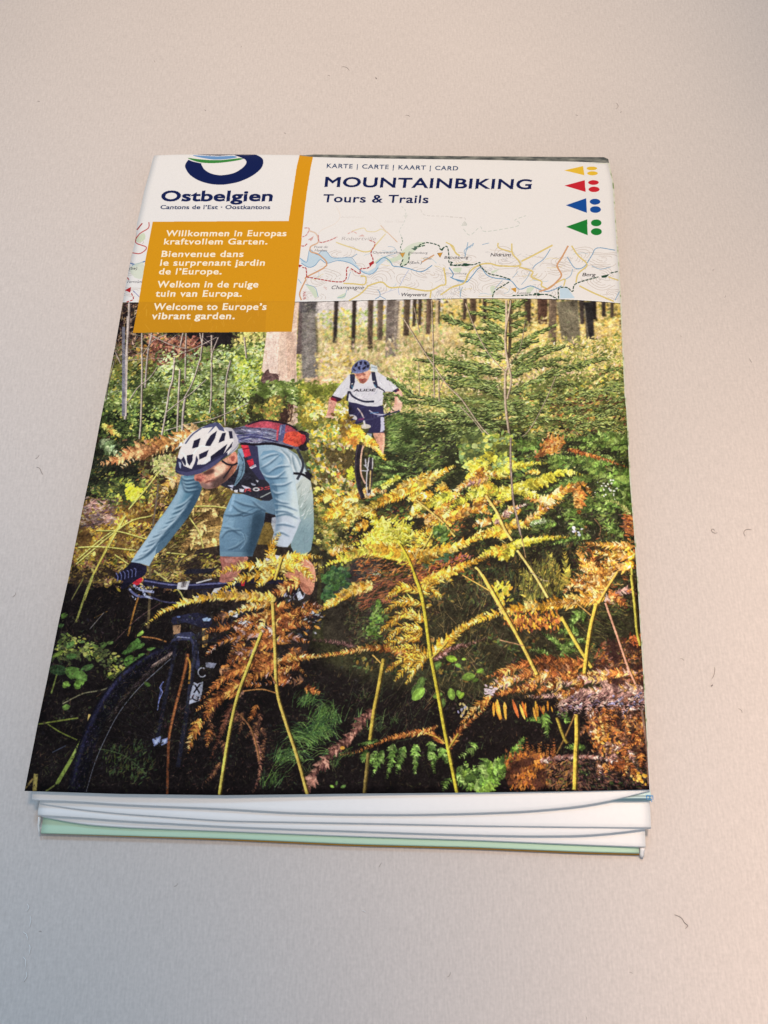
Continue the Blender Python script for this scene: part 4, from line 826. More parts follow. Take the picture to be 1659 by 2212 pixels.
def paint_ferns():
    P_green=[(72,102,52),(98,132,66),(52,76,40),(130,152,84),(40,58,32),(86,110,50)]
    P_gr=[(70,116,56),(90,140,70),(56,96,50),(120,160,90),(46,80,44)]
    P_dk=[(36,54,34),(52,74,46),(26,34,26),(60,84,50),(24,26,22),(44,36,30)]
    P_yel=[(222,186,72),(196,158,52),(236,208,110),(206,196,96),(226,170,60)]
    P_lime=[(212,202,64),(228,216,84),(190,180,54),(238,226,112),(200,176,48),(176,176,60)]
    P_gold=[(236,182,66),(224,162,48),(246,206,98),(204,138,40),(250,214,120),(214,150,50)]
    P_tan=[(216,160,84),(232,184,110),(190,128,56),(240,204,140),(170,108,46),(206,146,60)]
    P_rust=[(156,88,42),(190,114,54),(120,64,34),(212,138,64),(92,50,30),(172,98,50)]
    P_brown=[(120,80,54),(156,108,70),(84,56,42),(60,42,34),(104,74,58)]
    P_pink=[(206,160,140),(172,130,116),(146,108,98),(222,184,160),(120,84,78)]
    A=Zm(1250,1750,.42194);B=Zm(1900,1750,.42194);C=Zm(1200,2300,.45208);D=Zm(1850,2300,.46414);F=Zm(500,2200,.48222)
    def stem(cv,pts,w,c,hl=True):
        p=cv(*pts);w=w*cv.k
        line(p+[w*.35,w*.1],w*1.05,(60,48,20),.85);line(p,w*.85,c)
        if hl: line(p-[w*.15,0],w*.3,np.clip(np.array(c)*1.22,0,255),.9)
    def fr(cv,pts,half,pal,**k): frond(cv(*pts),half*cv.k*(1.38 if cv in (A,B) else 1.25),pal,**dict(k,asp=k.get('asp',.17)*(1 if cv in (A,B) else .74)))
    # --- more yellow bracken lying behind the main fronds
    for k in range(46):
        x=RG.uniform(150,1600);y=RG.uniform(430,1330)-(x-150)*.06;an=RG.choice([RG.normal(200,14),RG.normal(205,10),RG.normal(15,14)]);l=RG.uniform(130,300)
        e=(x+l*math.cos(math.radians(an)),y-l*math.sin(math.radians(an)));m=((x+e[0])/2,(y+e[1])/2-l*.1)
        fr(A,((x,y),m,e),RG.uniform(36,66),[P_gold,P_yel,P_gold,P_tan,P_gold][k%5],asp=.21,shade=.34)
    for k in range(18):
        x=RG.uniform(60,760);y=RG.uniform(200,900);an=RG.choice([RG.normal(200,16),RG.normal(15,14)]);l=RG.uniform(120,240)
        e=(x+l*math.cos(math.radians(an)),y-l*math.sin(math.radians(an)));m=((x+e[0])/2,(y+e[1])/2-l*.1)
        fr(B,((x,y),m,e),RG.uniform(28,50),[P_lime,P_gold,P_lime,P_tan][k%4],asp=.19,shade=.34)
    far_wheel()
    # --- fronds, middle
    fr(A,((1659,370),(1450,440),(1330,560),(1230,760)),44,P_tan+P_pink[:2],asp=.15)
    fr(A,((1230,770),(1400,720),(1560,680),(1700,720)),50,P_gold+P_tan,asp=.2,dn=1.2)
    fr(A,((1659,480),(1500,560),(1340,640),(1280,720)),50,P_lime[:4]+[(150,160,60)],asp=.18)
    fr(A,((1320,540),(1150,620),(960,700)),56,P_lime+[(150,156,60)],asp=.17,dn=1.1)
    fr(A,((1080,450),(820,560),(560,670),(230,830)),66,P_gold+P_yel[:2],asp=.17,dn=1.25,up=.55,droop=.1,n=52)
    fr(A,((990,430),(860,440),(780,500)),40,P_gold,asp=.2)
    fr(A,((1080,440),(1180,350),(1360,265)),40,P_gold+P_yel[:1],asp=.2)
    fr(A,((820,370),(740,410),(650,450)),24,P_lime,asp=.3)
    fr(A,((1230,770),(1060,740),(930,760)),30,P_tan,asp=.17)
    fr(A,((830,1010),(1000,950),(1240,830)),62,P_gold[:3]+P_lime[:2],asp=.17)
    fr(A,((820,1000),(950,940),(1060,870)),56,P_yel,asp=.18)
    fr(A,((820,1010),(860,880),(760,760)),70,P_lime,asp=.16)
    fr(A,((820,1005),(900,860),(960,790)),60,P_lime,asp=.17)
    fr(A,((820,1005),(660,840),(500,720)),88,P_lime,asp=.15)
    fr(A,((820,1010),(600,920),(440,940)),60,P_lime,asp=.15)
    fr(A,((820,1010),(560,980),(270,1040)),50,P_lime+P_gold[:2],asp=.15)
    fr(A,((820,1020),(600,1050),(330,1080),(200,1110)),46,P_gold+P_lime[:1],asp=.17)
    fr(A,((930,1190),(600,1100),(350,1140),(70,1240)),84,P_gold[:3]+P_lime[:3],asp=.18,up=.45,dn=1.15,fwd=58,n=40)
    scatter(A((600,740),(900,780),(960,960),(760,1000),(560,920)),200,P_lime+[(236,228,120)],(5,11),20,60,.22)
    stem(A,((980,590),(1220,790),(1350,940)),20,(206,176,90));stem(A,((1140,890),(1020,1110),(900,1340)),17,(206,186,84))
    scatter(A((1160,860),(1290,860),(1230,1010),(1150,960)),70,P_gr,(6,13),60,40,.3)
    scatter(A((1180,1080),(1290,1080),(1290,1170),(1180,1170)),60,[(50,90,66),(70,110,80)],(6,12),0,60,.3);scatter(A((970,1160),(1140,1140),(1120,1210),(980,1210)),60,[(50,90,66),(80,110,70)],(6,12),0,60,.3)
    fr(A,((940,1180),(1100,1110),(1400,1020),(1700,880)),64,P_gold+P_yel[:1],asp=.19,n=44)
    scatter(A((960,1330),(1150,1200),(1400,1140),(1500,1100),(1300,1290),(1050,1400)),330,P_rust+[(130,60,50),(150,84,76)],(5,11),30,50,.25)
    fr(A,((1010,1420),(1200,1320),(1450,1210),(1700,1110)),56,P_gold,asp=.2,n=40)
    fr(A,((1080,1360),(1250,1310),(1340,1400)),44,P_gold[:3],asp=.2)
    scatter(A((150,1240),(310,1260),(300,1380),(200,1560),(90,1590),(110,1400)),150,[(46,90,60),(60,110,70),(36,70,50)],(8,15),20,60,.34)
    scatter(A((300,1180),(360,1180),(340,1270),(300,1270)),20,P_lime,(6,12),60,60,.3);scatter(A((500,1260),(640,1240),(620,1300),(500,1320)),40,[(206,206,196),(150,160,120)],(4,8),20,60,.3)
    poly(A((330,1180),(560,1140),(640,1230),(420,1400),(180,1520),(260,1330)),(44,40,42),.75,sm=2)
    scatter(A((400,1150),(1050,1200),(1000,1400),(600,1420),(400,1500)),500,P_rust+P_brown+[(60,60,40)],(6,15),20,40,.1)
    # birch base, stems
    # --- right side fronds
    fr(B,((200,380),(330,290),(500,250),(690,240)),40,P_lime+[(150,160,70)],asp=.2,dn=1.2)
    fr(B,((350,490),(600,390),(850,310),(1025,350)),70,P_lime+[(170,180,70)],asp=.22,up=.5,dn=1.2,droop=.2,n=30)
    fr(B,((340,560),(200,500),(0,480)),70,P_lime+P_gold[:2],asp=.17);fr(B,((180,170),(60,250),(-40,330)),70,P_lime[:3]+P_green[3:4],asp=.2)
    fr(B,((0,330),(120,330),(220,370)),40,P_gold+P_tan,asp=.2);fr(B,((380,500),(520,520),(650,580)),44,P_lime+[(206,206,120)],asp=.2,dn=1.2)
    fr(B,((330,480),(280,560),(240,670)),40,P_lime,asp=.2)
    fr(B,((0,600),(80,660),(130,700)),50,P_gold+P_tan,asp=.25)
    fr(B,((190,830),(300,720),(430,650),(540,610)),36,P_tan[:2]+P_pink,asp=.17)
    fr(B,((480,820),(620,700),(740,640),(850,590)),50,P_tan+P_gold[:2]+P_pink[:1],asp=.17)
    fr(B,((520,820),(640,790),(760,800)),26,[(130,160,120),(90,130,80),(160,180,140)],asp=.18)
    fr(B,((620,630),(850,500),(1020,440),(1120,570)),52,P_tan+P_gold[:2],asp=.2,up=1,dn=1)
    fr(B,((960,480),(990,600),(985,730)),66,P_tan[:3]+P_rust[:2],asp=.18)
    fr(B,((1480,720),(1350,620),(1230,590)),20,[(170,170,96)],asp=.15)
    stem(B,((1180,930),(1190,850),(1130,770)),10,(130,96,70),False)
    fr(B,((330,880),(200,890),(0,940)),66,P_lime[:2]+P_gold[:3],asp=.19)
    fr(B,((280,1050),(400,1010),(640,960),(890,940)),44,P_lime+P_gold[:1],asp=.24,n=26)
    fr(B,((330,1060),(180,1080),(0,1160)),50,P_gold+P_lime[:2],asp=.2,dn=1.3)
    fr(B,((340,1050),(300,1130),(220,1150)),50,P_lime,asp=.26)
    # olive and golden mass
    for p,h in [(((700,1480),(660,1300),(540,1150)),60),(((800,1450),(760,1250),(700,1080)),70),(((600,1500),(520,1350),(400,1230)),60),(((880,1400),(860,1200),(840,1050)),60),(((520,1560),(460,1440),(380,1380)),44)]:
        fr(B,p,h,[(150,140,60),(176,156,60),(120,116,50),(196,166,70),(96,96,44)],asp=.12,fwd=50)
    scatter(B((520,1200),(760,1200),(800,1500),(480,1560),(380,1400)),300,[(80,76,40),(110,110,50),(150,140,64),(60,56,36)],(8,18),80,20,.1)
    scatter(B((980,1030),(1500,1000),(1510,1200),(1290,1480),(1060,1500),(900,1480),(960,1250)),420,P_rust+P_tan[:3],(6,13),-20,45,.14,dark=(80,52,30),seed=66,scale=8,feather=9)
    for p,h,pl in [(((1200,1480),(1050,1200),(960,1040)),80,P_tan),(((1200,1480),(950,1380),(830,1480)),70,P_tan+P_rust[:2]),(((1200,1480),(1100,1250),(1150,1060)),70,P_tan+P_rust[:2]),(((1240,1380),(1300,1150),(1420,1010)),80,P_tan),(((1500,1040),(1300,1020),(1000,1000)),44,P_tan+P_gold[:1]),(((1510,1120),(1350,1110),(1100,1080)),50,P_gold+P_tan),(((1510,1200),(1350,1230),(1180,1180)),60,P_gold+P_tan),(((1300,1290),(1150,1260),(960,1240)),44,P_tan),(((1250,1350),(1100,1330),(930,1350)),44,P_tan+P_gold[:1]),(((1180,1470),(1050,1440),(900,1450)),40,P_tan+P_rust[:1]),(((1250,1420),(1150,1380),(1000,1290)),60,P_tan)]:
        fr(B,p,h,pl,asp=.14,fwd=48)
    fr(B,((1240,1560),(1350,1480),(1460,1450),(1540,1500)),60,P_pink+P_rust[:2],asp=.14)
    fr(B,((1300,1500),(1400,1560),(1440,1620)),50,P_rust+P_tan[:2],asp=.16)
    scatter(B((200,1400),(310,1410),(310,1590),(250,1600),(200,1480)),50,P_lime+P_gold[:2],(8,15),80,50,.25)
    # grass behind
    for k in range(330):
        p=C((RG.uniform(1090,1659),RG.uniform(60,1200)))[0];a=RG.choice([RG.normal(1.1,.35),RG.normal(2.2,.3)]);l=RG.uniform(8,40)
        line([p,p+[l*math.cos(a),-l*math.sin(a)]],RG.uniform(.7,1.4),pick([(110,96,56),(84,84,50),(150,126,76),(60,64,40),(120,84,54),(180,150,90),(70,80,50)],1)[0],.8,.5)
    for k in range(260):
        p=D((RG.uniform(900,1500),RG.uniform(250,780)))[0];a=RG.normal(2.8,.35);l=RG.uniform(10,34)
        line([p,p+[l*math.cos(a),-l*math.sin(a)]],RG.uniform(.7,1.4),pick([(84,96,50),(60,74,40),(110,116,60),(50,56,36),(130,116,60)],1)[0],.85,.5)
    for k in range(240):
        p=D((RG.uniform(0,900),RG.uniform(380,1250)))[0];a=RG.choice([RG.normal(1.2,.3),RG.normal(2.3,.3)]);l=RG.uniform(10,36)
        line([p,p+[l*math.cos(a),-l*math.sin(a)]],RG.uniform(.7,1.2),pick([(84,70,50),(60,64,40),(110,84,60),(50,56,36),(96,66,48),(70,90,56)],1)[0],.8,.5)
    for k in range(150):
        p=C((RG.uniform(420,1150),RG.uniform(820,1500)))[0];a=RG.normal(1.0,.35);l=RG.uniform(14,50)
        line([p,p+[l*math.cos(a),-l*math.sin(a)]],RG.uniform(.7,1.2),pick([(70,56,44),(52,62,40),(96,80,60),(44,50,34),(60,84,56)],1)[0],.75,.5)
    for k in range(500):
        p=C((RG.uniform(-600,1659),RG.uniform(700,1900)))[0];a=RG.uniform(0,6.3);l=RG.uniform(2,9)
        line([p,p+[l*math.cos(a),l*math.sin(a)]],.9,pick([(48,44,34),(36,44,30),(60,50,42),(32,34,28),(50,64,40)],1)[0],.6)
    poly(C((330,150),(700,230),(720,560),(300,620),(200,480)),(44,38,34),.5,sm=3)
    scatter(C((380,350),(720,180),(740,620),(420,600)),300,[(70,80,46),(52,60,40),(96,70,50),(60,44,36),(90,96,56)],(6,16),30,60,.1)
    scatter(C((440,150),(760,40),(1000,60),(740,260),(500,330)),260,[(120,70,44),(96,56,42),(150,90,60),(70,46,36)],(8,20),25,30,.08)
    # --- lower middle
    fr(A,((550,1400),(400,1440),(200,1540),(40,1660)),52,P_gold+P_tan[:2],asp=.24,n=22)
    fr(C,((640,90),(480,140),(330,230),(150,330)),44,P_gold+P_tan[:2],asp=.26,n=24,stem=(220,160,80))
    scatter(C((620,320),(700,260),(730,330),(700,400),(640,480),(630,420)),60,P_gr,(7,14),30,90,.32);scatter(C((560,460),(680,470),(660,560),(560,540)),50,P_gr,(6,12),30,60,.25)
    scatter(C((200,20),(400,-20),(400,80),(280,150),(200,240)),100,[(46,90,56),(60,110,70),(36,70,50)],(8,16),30,60,.3)
    fr(C,((1110,740),(700,645),(350,690),(0,745)),44,P_tan[:3]+P_rust[:3]+P_gold[:1],asp=.18,n=56)
    fr(C,((500,630),(300,590),(60,570)),26,[(110,76,70),(90,60,54),(140,100,90)],asp=.14)
    # the big spotted golden frond
    for p,h in [(((1060,150),(900,110),(750,220)),60),(((1060,150),(1150,120),(1250,200)),60),(((1080,250),(920,230),(720,330)),56),(((1100,400),(900,350),(690,520)),64),(((1090,480),(900,460),(740,600)),60),(((1080,420),(1000,340),(900,300)),60),(((1060,560),(900,560),(740,640)),56),(((1130,740),(1000,640),(800,640)),60),(((1120,740),(950,720),(750,860)),56),(((1100,740),(960,780),(830,940)),56),(((1090,750),(1010,830),(930,970)),54),(((1090,290),(1150,260),(1160,270)),30),(((1090,520),(1000,500),(900,480)),50)]:
        fr(C,p,h,P_gold+[(240,196,80),(214,164,60)],asp=.24,fwd=42,jag=False,shade=.62)
    for k in range(190):
        p=C((RG.uniform(750,1100),RG.uniform(130,820)))[0];ell(p[0],p[1],RG.uniform(.8,2.4),RG.uniform(.6,1.6),pick([(120,60,30),(150,84,36),(90,44,26)],1)[0],.85)
    fr(C,((1160,710),(1300,590),(1500,430),(1659,320)),58,P_gold,asp=.24,n=30)
    fr(C,((1160,760),(1350,650),(1500,610),(1659,550)),30,[(150,104,90),(120,80,66),(176,130,116),(96,62,50)],asp=.2)
    # grass tufts
    for x,y,n,ang in [(230,1430,60,140),(120,1500,60,150),(250,1300,40,95),(60,1420,40,165),(560,1330,26,60),(330,1560,36,200),(0,1620,40,170)]:
        p=C((x,y))[0];tuft(p[0],p[1],n,56,[(60,110,60),(44,84,50),(84,136,76),(36,66,44),(110,160,90)],ang,34,1.5)
    for x,y,n,ang in [(1480,1280,60,50),(1560,1500,60,20),(1620,1400,60,40),(1300,1750,30,60),(1200,1950,30,80)]:
        p=F((x,y))[0];tuft(p[0],p[1],n,50,[(50,96,52),(40,76,46),(80,130,70),(30,56,38)],ang,40,1.4)
    for x,y in [(560,1100),(700,1380),(850,1300),(1500,1560),(1550,1200),(300,1700),(420,1600),(80,1750)]:
        p=C((x,y))[0];tuft(p[0],p[1],16,34,[(50,84,50),(70,104,60),(36,60,40),(80,76,50)],80,70,1.)
    # brown dried stem
    for a,b in [((640,1200),(560,1280)),((560,1280),(470,1400)),((470,1400),(370,1500)),((370,1500),(230,1620)),((230,1620),(120,1760)),((120,1760),(50,1930))]:
        fr(C,(a,((a[0]+b[0])/2,(a[1]+b[1])/2),b),44,[(130,86,70),(96,60,50),(166,116,94),(76,48,42)],asp=.2,tip=.5,n=9)
    ell(*C((375,1530))[0],5,4,(230,160,60))
    fr(C,((1270,1490),(1120,1390),(800,1440),(540,1550),(350,1590)),36,P_rust+P_tan[:1],asp=.18,n=60)
    fr(C,((1220,1340),(1000,1400),(850,1420)),22,P_rust+P_tan[:2],asp=.18);fr(C,((1310,1540),(1400,1400),(1500,1300),(1700,1120)),40,P_rust+P_tan[:2],asp=.16,n=36)
    for a,b in [((670,1560),(600,1700)),((730,1550),(630,1790)),((830,1500),(765,1810)),((910,1520),(850,1760)),((1020,1500),(1015,1770)),((1150,1480),(1190,1760)),((1230,1540),(1330,1700)),((600,1560),(540,1660))]:
        fr(C,(a,((a[0]+b[0])/2+6,(a[1]+b[1])/2),b),44,P_gr,asp=.24,fwd=66,n=15)
    fr(C,((690,1460),(580,1490),(480,1500)),20,P_gr,asp=.3)
    for (x,y,a,l) in [(1090,900,250,120),(1060,960,240,130),(1100,1000,225,150),(1260,1050,200,90),(1270,1090,260,90),(1330,1000,280,110),(1390,1020,300,80),(1390,750,170,100),(1430,745,0,40),(1370,790,-20,60),(1250,770,220,110),(1550,890,190,120),(1580,920,200,60),(1560,860,20,70),(1450,1040,230,70),(300,1880,150,40),(360,1880,20,50),(320,1860,80,40)]:
        p=C((x,y))[0];q=np.radians(a);e=np.array([math.cos(q),-math.sin(q)])*l*C.k
        c=pick([(70,110,54),(90,140,60),(110,160,64),(56,90,48)],1)[0];leaves([p,p+[.6,.4]],[p+e,p+e*.8],np.array([l*C.k*.3,l*C.k*.1]),[c,c*1.25])
    # green fern at bottom
    for p,h in [(((1400,1700),(1480,1750),(1560,1900)),70),(((1380,1760),(1450,1830),(1500,1940)),60),(((1659,1640),(1600,1750),(1580,1930)),80),(((1320,1800),(1280,1870),(1260,1920)),40),(((1560,1500),(1480,1580),(1400,1620)),50)]: fr(C,p,h,P_gr+[(130,176,96)],asp=.14,fwd=70)
    for p,h in [(((60,1850),(120,1750),(100,1640)),70),(((200,1850),(260,1700),(380,1560)),90),(((300,1750),(380,1600),(500,1450)),70),(((120,1860),(250,1780),(370,1680)),80),(((0,1800),(40,1700),(20,1600)),60),(((440,1560),(500,1460),(540,1390)),50)]: fr(D,p,h,P_gr+[(110,160,70),(80,140,60)],asp=.24,fwd=60)
    for p,h in [(((850,640),(780,560),(680,490)),36),(((850,650),(1000,560),(1150,620)),40),(((760,700),(660,650),(560,650)),34),(((1060,320),(960,380),(900,470)),60),(((840,700),(930,650),(1010,650)),40),(((700,1200),(720,1290),(730,1400)),50),(((680,1270),(620,1240),(540,1250)),36),(((880,1270),(900,1220),(800,1180)),44),(((1060,1480),(980,1480),(880,1480)),40),(((1090,1690),(980,1700),(900,1720)),34),(((1000,500),(900,470),(820,500)),50)]:
        fr(D,p,h,P_gr,asp=.2,fwd=58)
    # --- brown and rust bracken, lower right
    scatter(D((1080,1180),(1580,1150),(1590,1620),(1250,1650),(1100,1450)),1400,P_rust+P_brown+P_tan[:1]+[(60,40,30)],(5,12),60,90,.24,dark=(40,28,24),seed=61,scale=10)
    scatter(D((1200,600),(1530,560),(1560,960),(1250,980),(1100,860)),1100,P_rust+P_brown+[(60,40,30),(176,120,100)],(5,13),30,70,.2,dark=(50,32,28),seed=62,scale=10)
    scatter(D((1540,480),(1440,560),(1480,620),(1540,600)),60,[(206,110,60),(170,84,44)],(5,11),40,90,.2)
    scatter(D((1000,1550),(1600,1560),(1600,1850),(900,1850)),900,[(44,34,32),(70,50,44),(96,66,56),(40,52,34),(30,26,26),(120,80,60)],(5,12),-30,60,.16)
    for p,h,pl in [(((1060,765),(700,735),(400,800),(165,905)),66,P_rust),(((950,800),(700,820),(430,900),(260,1000)),80,P_rust+P_brown[:2]),(((900,860),(650,900),(400,1000)),60,P_rust+P_brown),(((250,1040),(120,1140),(-20,1290)),50,P_tan+P_rust[:2]),(((1500,850),(1100,850),(680,930)),46,P_tan[:2]+P_rust[:2]+P_pink[:1]),(((1240,900),(900,920),(640,1000)),56,P_tan[:2]+P_pink[:3]),(((1560,980),(1200,985),(850,1030),(530,1050)),60,P_pink+P_tan[:1])]:
        fr(D,p,h,pl,asp=.15,fwd=52)
    for k in range(26):
        x=RG.uniform(200,820);y=RG.uniform(1040,1120) if x<520 else RG.uniform(1080,1150);l=RG.uniform(60,190) if x<520 else RG.uniform(50,130)
        a=math.radians(-80+RG.uniform(-14,14));p=D((x,y))[0];e=np.array([math.cos(a),-math.sin(a)])*l*D.k
        leaves([p+[1,1],p],[p+e,p+e],np.array([l*D.k*.085]*2),[(60,34,22),pick([(226,150,50),(206,120,44),(180,96,40),(236,176,70)],1)[0]])
    for x in range(840,1560,44):
        p=(((x),(1010)),((x+18),(1090)),((x-8+RG.uniform(-10,20)),(1200+RG.uniform(-30,50))));fr(D,p,44,P_pink+[(130,110,130),(110,76,70)] if x<1250 else P_pink[1:]+[(130,130,160),(120,80,60)],asp=.13,fwd=66,n=13)
    for k in range(22):
        x=RG.uniform(470,800);fr(D,((x,1640),(x+RG.uniform(-8,8),1540),(x+RG.uniform(-30,20),RG.uniform(1380,1500))),20,[(176,100,50),(206,130,60),(130,70,40)],asp=.3,n=8)
    scatter(D((380,1560),(720,1560),(740,1840),(420,1850),(370,1720)),900,P_rust+[(226,140,50),(60,36,28),(206,120,40)],(5,12),80,40,.24,dark=(64,38,28),seed=63,scale=8)
    scatter(D((700,1600),(960,1600),(960,1850),(740,1850)),340,P_brown+[(150,100,50),(90,90,44)],(5,12),60,60,.16)
    fr(D,((670,1600),(950,1565),(1250,1590),(1560,1720)),30,P_pink[1:]+[(130,84,70)],asp=.24,n=40)
    scatter(D((1170,1330),(1240,1320),(1230,1460),(1160,1420)),60,P_gold+P_tan,(6,12),60,90,.3);scatter(D((1440,1680),(1560,1740),(1550,1790),(1460,1740)),26,P_gold,(6,10),-30,60,.35)
    scatter(D((1240,1450),(1380,1450),(1380,1560),(1240,1560)),60,P_gold+P_rust,(6,12),70,60,.25)
    for k in range(40):
        x=RG.uniform(1060,1600);y=RG.uniform(1140,1640);an=RG.normal(255,30);l=RG.uniform(80,170)
        e=(x+l*math.cos(math.radians(an)),y-l*math.sin(math.radians(an)));m=((x+e[0])/2+6,(y+e[1])/2)
        fr(D,((x,y),m,e),RG.uniform(26,50),[P_rust,P_brown+P_rust[:3],P_rust+P_tan[:2],P_pink[2:]+P_brown][k%4],asp=.17,shade=.38)
    for k in range(20):
        x=RG.uniform(350,1050);y=RG.uniform(780,1010);an=RG.normal(205,12);l=RG.uniform(110,240)
        e=(x+l*math.cos(math.radians(an)),y-l*math.sin(math.radians(an)));m=((x+e[0])/2,(y+e[1])/2-10)
        fr(D,((x,y),m,e),RG.uniform(30,56),[P_rust,P_rust+P_tan[:2],P_tan+P_pink[:2]][k%3],asp=.16,shade=.38)
    # long gold frond
    fr(D,((1220,190),(850,260),(400,310),(0,460),(-60,540)),76,P_gold,asp=.19,n=74,dn=1.1,up=.7)
    fr(D,((1200,190),(950,230),(680,250)),50,P_tan,asp=.17);scatter(D((330,330),(800,300),(860,420),(600,460),(420,440)),260,P_rust+P_gold[:2],(5,12),-80,30,.24)
    # --- rusty fronds over the bicycle
    for k in range(44):
        x=RG.uniform(760,1560);y=RG.uniform(520,1250)-(x-700)*.12;an=RG.choice([RG.normal(215,16),RG.normal(330,16)],p=[.75,.25]);l=RG.uniform(110,260)
        e=(x+l*math.cos(math.radians(an)),y-l*math.sin(math.radians(an)));m=((x+e[0])/2,(y+e[1])/2-l*.08)
        fr(F,((x,y),m,e),RG.uniform(30,58),[P_rust,P_rust+P_tan[:1],P_brown+P_rust[:2],P_rust+P_pink[:1]][k%4],asp=.16,shade=.34)
    for k in range(16):
        x=RG.uniform(600,1150);y=RG.uniform(1250,1800);an=RG.normal(250,20);l=RG.uniform(90,200)
        e=(x+l*math.cos(math.radians(an)),y-l*math.sin(math.radians(an)));m=((x+e[0])/2+6,(y+e[1])/2)
        fr(F,((x,y),m,e),RG.uniform(20,40),[(110,70,48),(84,54,40),(130,86,52),(70,46,36)],asp=.16,shade=.4)
    fr(F,((1280,170),(1100,130),(900,150),(700,230)),60,P_gold+P_tan[:1],asp=.16,n=40,up=.8)
    fr(F,((1270,120),(1380,60),(1500,50),(1640,60)),50,P_gold,asp=.17);fr(F,((1260,110),(1200,20),(1290,-150)),60,P_gold+P_tan[:1],asp=.15)
    fr(F,((1270,150),(1400,120),(1500,180),(1570,270)),70,P_gold,asp=.15,fwd=50);fr(F,((1250,160),(1100,200),(950,240),(800,330)),60,P_gold,asp=.16)
    fr(F,((1230,210),(1150,240),(1080,310)),50,P_gold,asp=.18)
    fr(F,((1440,250),(1300,330),(1150,400),(1100,420)),60,P_rust+P_tan[:2],asp=.17);fr(F,((1230,430),(950,400),(650,410),(350,500),(155,635)),64,P_gold+P_tan[:2],asp=.2,n=60,up=.5,dn=1.2)
    fr(F,((1230,440),(1000,480),(820,560)),44,P_tan+P_gold[:1],asp=.18)
    for p,h,pl in [(((1230,560),(1000,560),(860,640)),44,P_rust+P_tan[:2]),(((1230,680),(1000,700),(800,760),(660,880)),60,P_rust+P_pink[:2]),(((1230,620),(1400,520),(1640,470)),50,P_rust+P_tan[:1]),(((1230,700),(1400,620),(1560,600)),56,P_rust+P_tan[:1]),(((1240,780),(1380,720),(1530,770)),60,P_rust+P_pink[:2]),(((1230,760),(1050,820),(900,900),(820,990)),64,P_rust+P_pink[1:2]),(((1240,860),(1000,960),(850,1040),(620,1250)),74,P_rust),(((1250,920),(1080,1040),(900,1150)),64,P_rust),(((1250,930),(1400,900),(1659,870)),46,P_tan+P_rust[:2]),(((1230,520),(1150,560),(1120,700)),60,P_tan+P_rust[:2]),(((950,1100),(750,1230),(580,1330)),60,P_rust+P_tan[:1]),(((800,1200),(700,1330),(640,1450)),50,P_rust),(((620,1400),(560,1540),(520,1690)),56,P_tan+P_rust),(((700,1480),(690,1560),(680,1640)),40,P_rust),(((880,1280),(800,1500),(700,1750)),34,[(110,66,44),(84,50,38)]),(((1230,480),(1330,470),(1400,440)),56,P_rust+P_tan[:1]),(((1090,1280),(1060,1360),(1020,1430)),40,P_rust),(((1060,1500),(1100,1650),(1120,1850),(1060,2020)),30,[(130,84,64),(96,60,48),(160,104,76)])]:
        fr(F,p,h,pl,asp=.16,fwd=54)
    for k in range(260):
        p=F((RG.uniform(300,1200),RG.uniform(1200,2010)))[0];line([p,p+RG.uniform(-6,6,2)],1.3,pick([(84,56,46),(120,84,70),(60,40,34),(50,36,32)],1)[0],.7)
    # --- bold stalks in front
    p=B((335,0),(335,250),(360,600),(400,780),(432,930));line(p+[1,0],4.6,(66,52,44),.9);line(p,3.6,(120,102,90));line(p+[1.1,0],1.3,(206,186,164),.9)
    stem(A,((820,1000),(870,1080),(930,1200),(990,1380),(1030,1520),(1060,1680)),22,(206,186,50));stem(C,((1010,0),(1070,170),(1110,400),(1150,700),(1200,960),(1280,1400),(1390,1950)),29,(196,176,54))
    stem(C,((1160,740),(1260,640),(1300,590)),16,(206,176,70));stem(C,((1280,1490),(1220,1440),(1120,1400)),14,(196,150,60));stem(C,((1310,1540),(1400,1400)),16,(176,150,60))
    stem(C,((735,740),(690,1000),(650,1200),(615,1460)),30,(186,156,60));stem(C,((600,1570),(565,1930)),26,(120,100,50));stem(C,((640,705),(715,780)),14,(206,160,80))
    stem(F,((1240,250),(1270,150),(1300,60)),22,(214,176,70));stem(F,((1220,430),(1240,800),(1255,1150),(1320,1400),(1420,1700),(1510,2030)),26,(206,170,76));stem(F,((1130,680),(1030,940),(940,1180),(880,1420),(830,1700),(780,2030)),25,(206,180,76))
    stem(F,((1250,1185),(1130,1155),(980,1170)),12,(196,130,70),False);stem(F,((1250,1110),(1180,990),(1080,900)),9,(176,110,60),False);stem(F,((950,1360),(1040,1480),(1090,1640),(1110,1750)),14,(150,96,60),False)
    stem(B,((100,550),(200,700),(280,870),(350,980)),26,(230,196,100));stem(B,((400,1070),(560,1300),(690,1520)),26,(230,200,110));stem(B,((0,1230),(50,1280),(160,1480),(290,1700)),24,(226,190,96));stem(B,((1480,1230),(1500,1450),(1530,1700)),20,(176,170,70));stem(B,((1350,1270),(1230,1460),(1120,1660)),22,(226,180,80))
    stem(B,((440,930),(480,1140)),8,(200,160,110),False);stem(B,((200,940),(290,1000)),8,(206,190,120),False);stem(B,((520,1270),(640,1350),(700,1360)),7,(190,170,140),False)
    stem(D,((170,0),(400,400),(520,620),(640,860)),30,(222,184,80));stem(D,((520,610),(450,590),(320,560)),10,(190,140,100),False);stem(D,((0,0),(240,140)),12,(220,170,80));stem(D,((850,360),(960,560),(1110,800)),30,(206,180,70));stem(D,((1150,240),(1090,500),(1045,850)),32,(222,186,70));stem(D,((980,240),(1110,350)),13,(220,170,90),False)
    stem(D,((1230,240),(1330,520),(1420,780),(1490,940)),20,(206,150,120));stem(D,((1450,0),(1480,250),(1500,480),(1530,610)),22,(186,176,70))
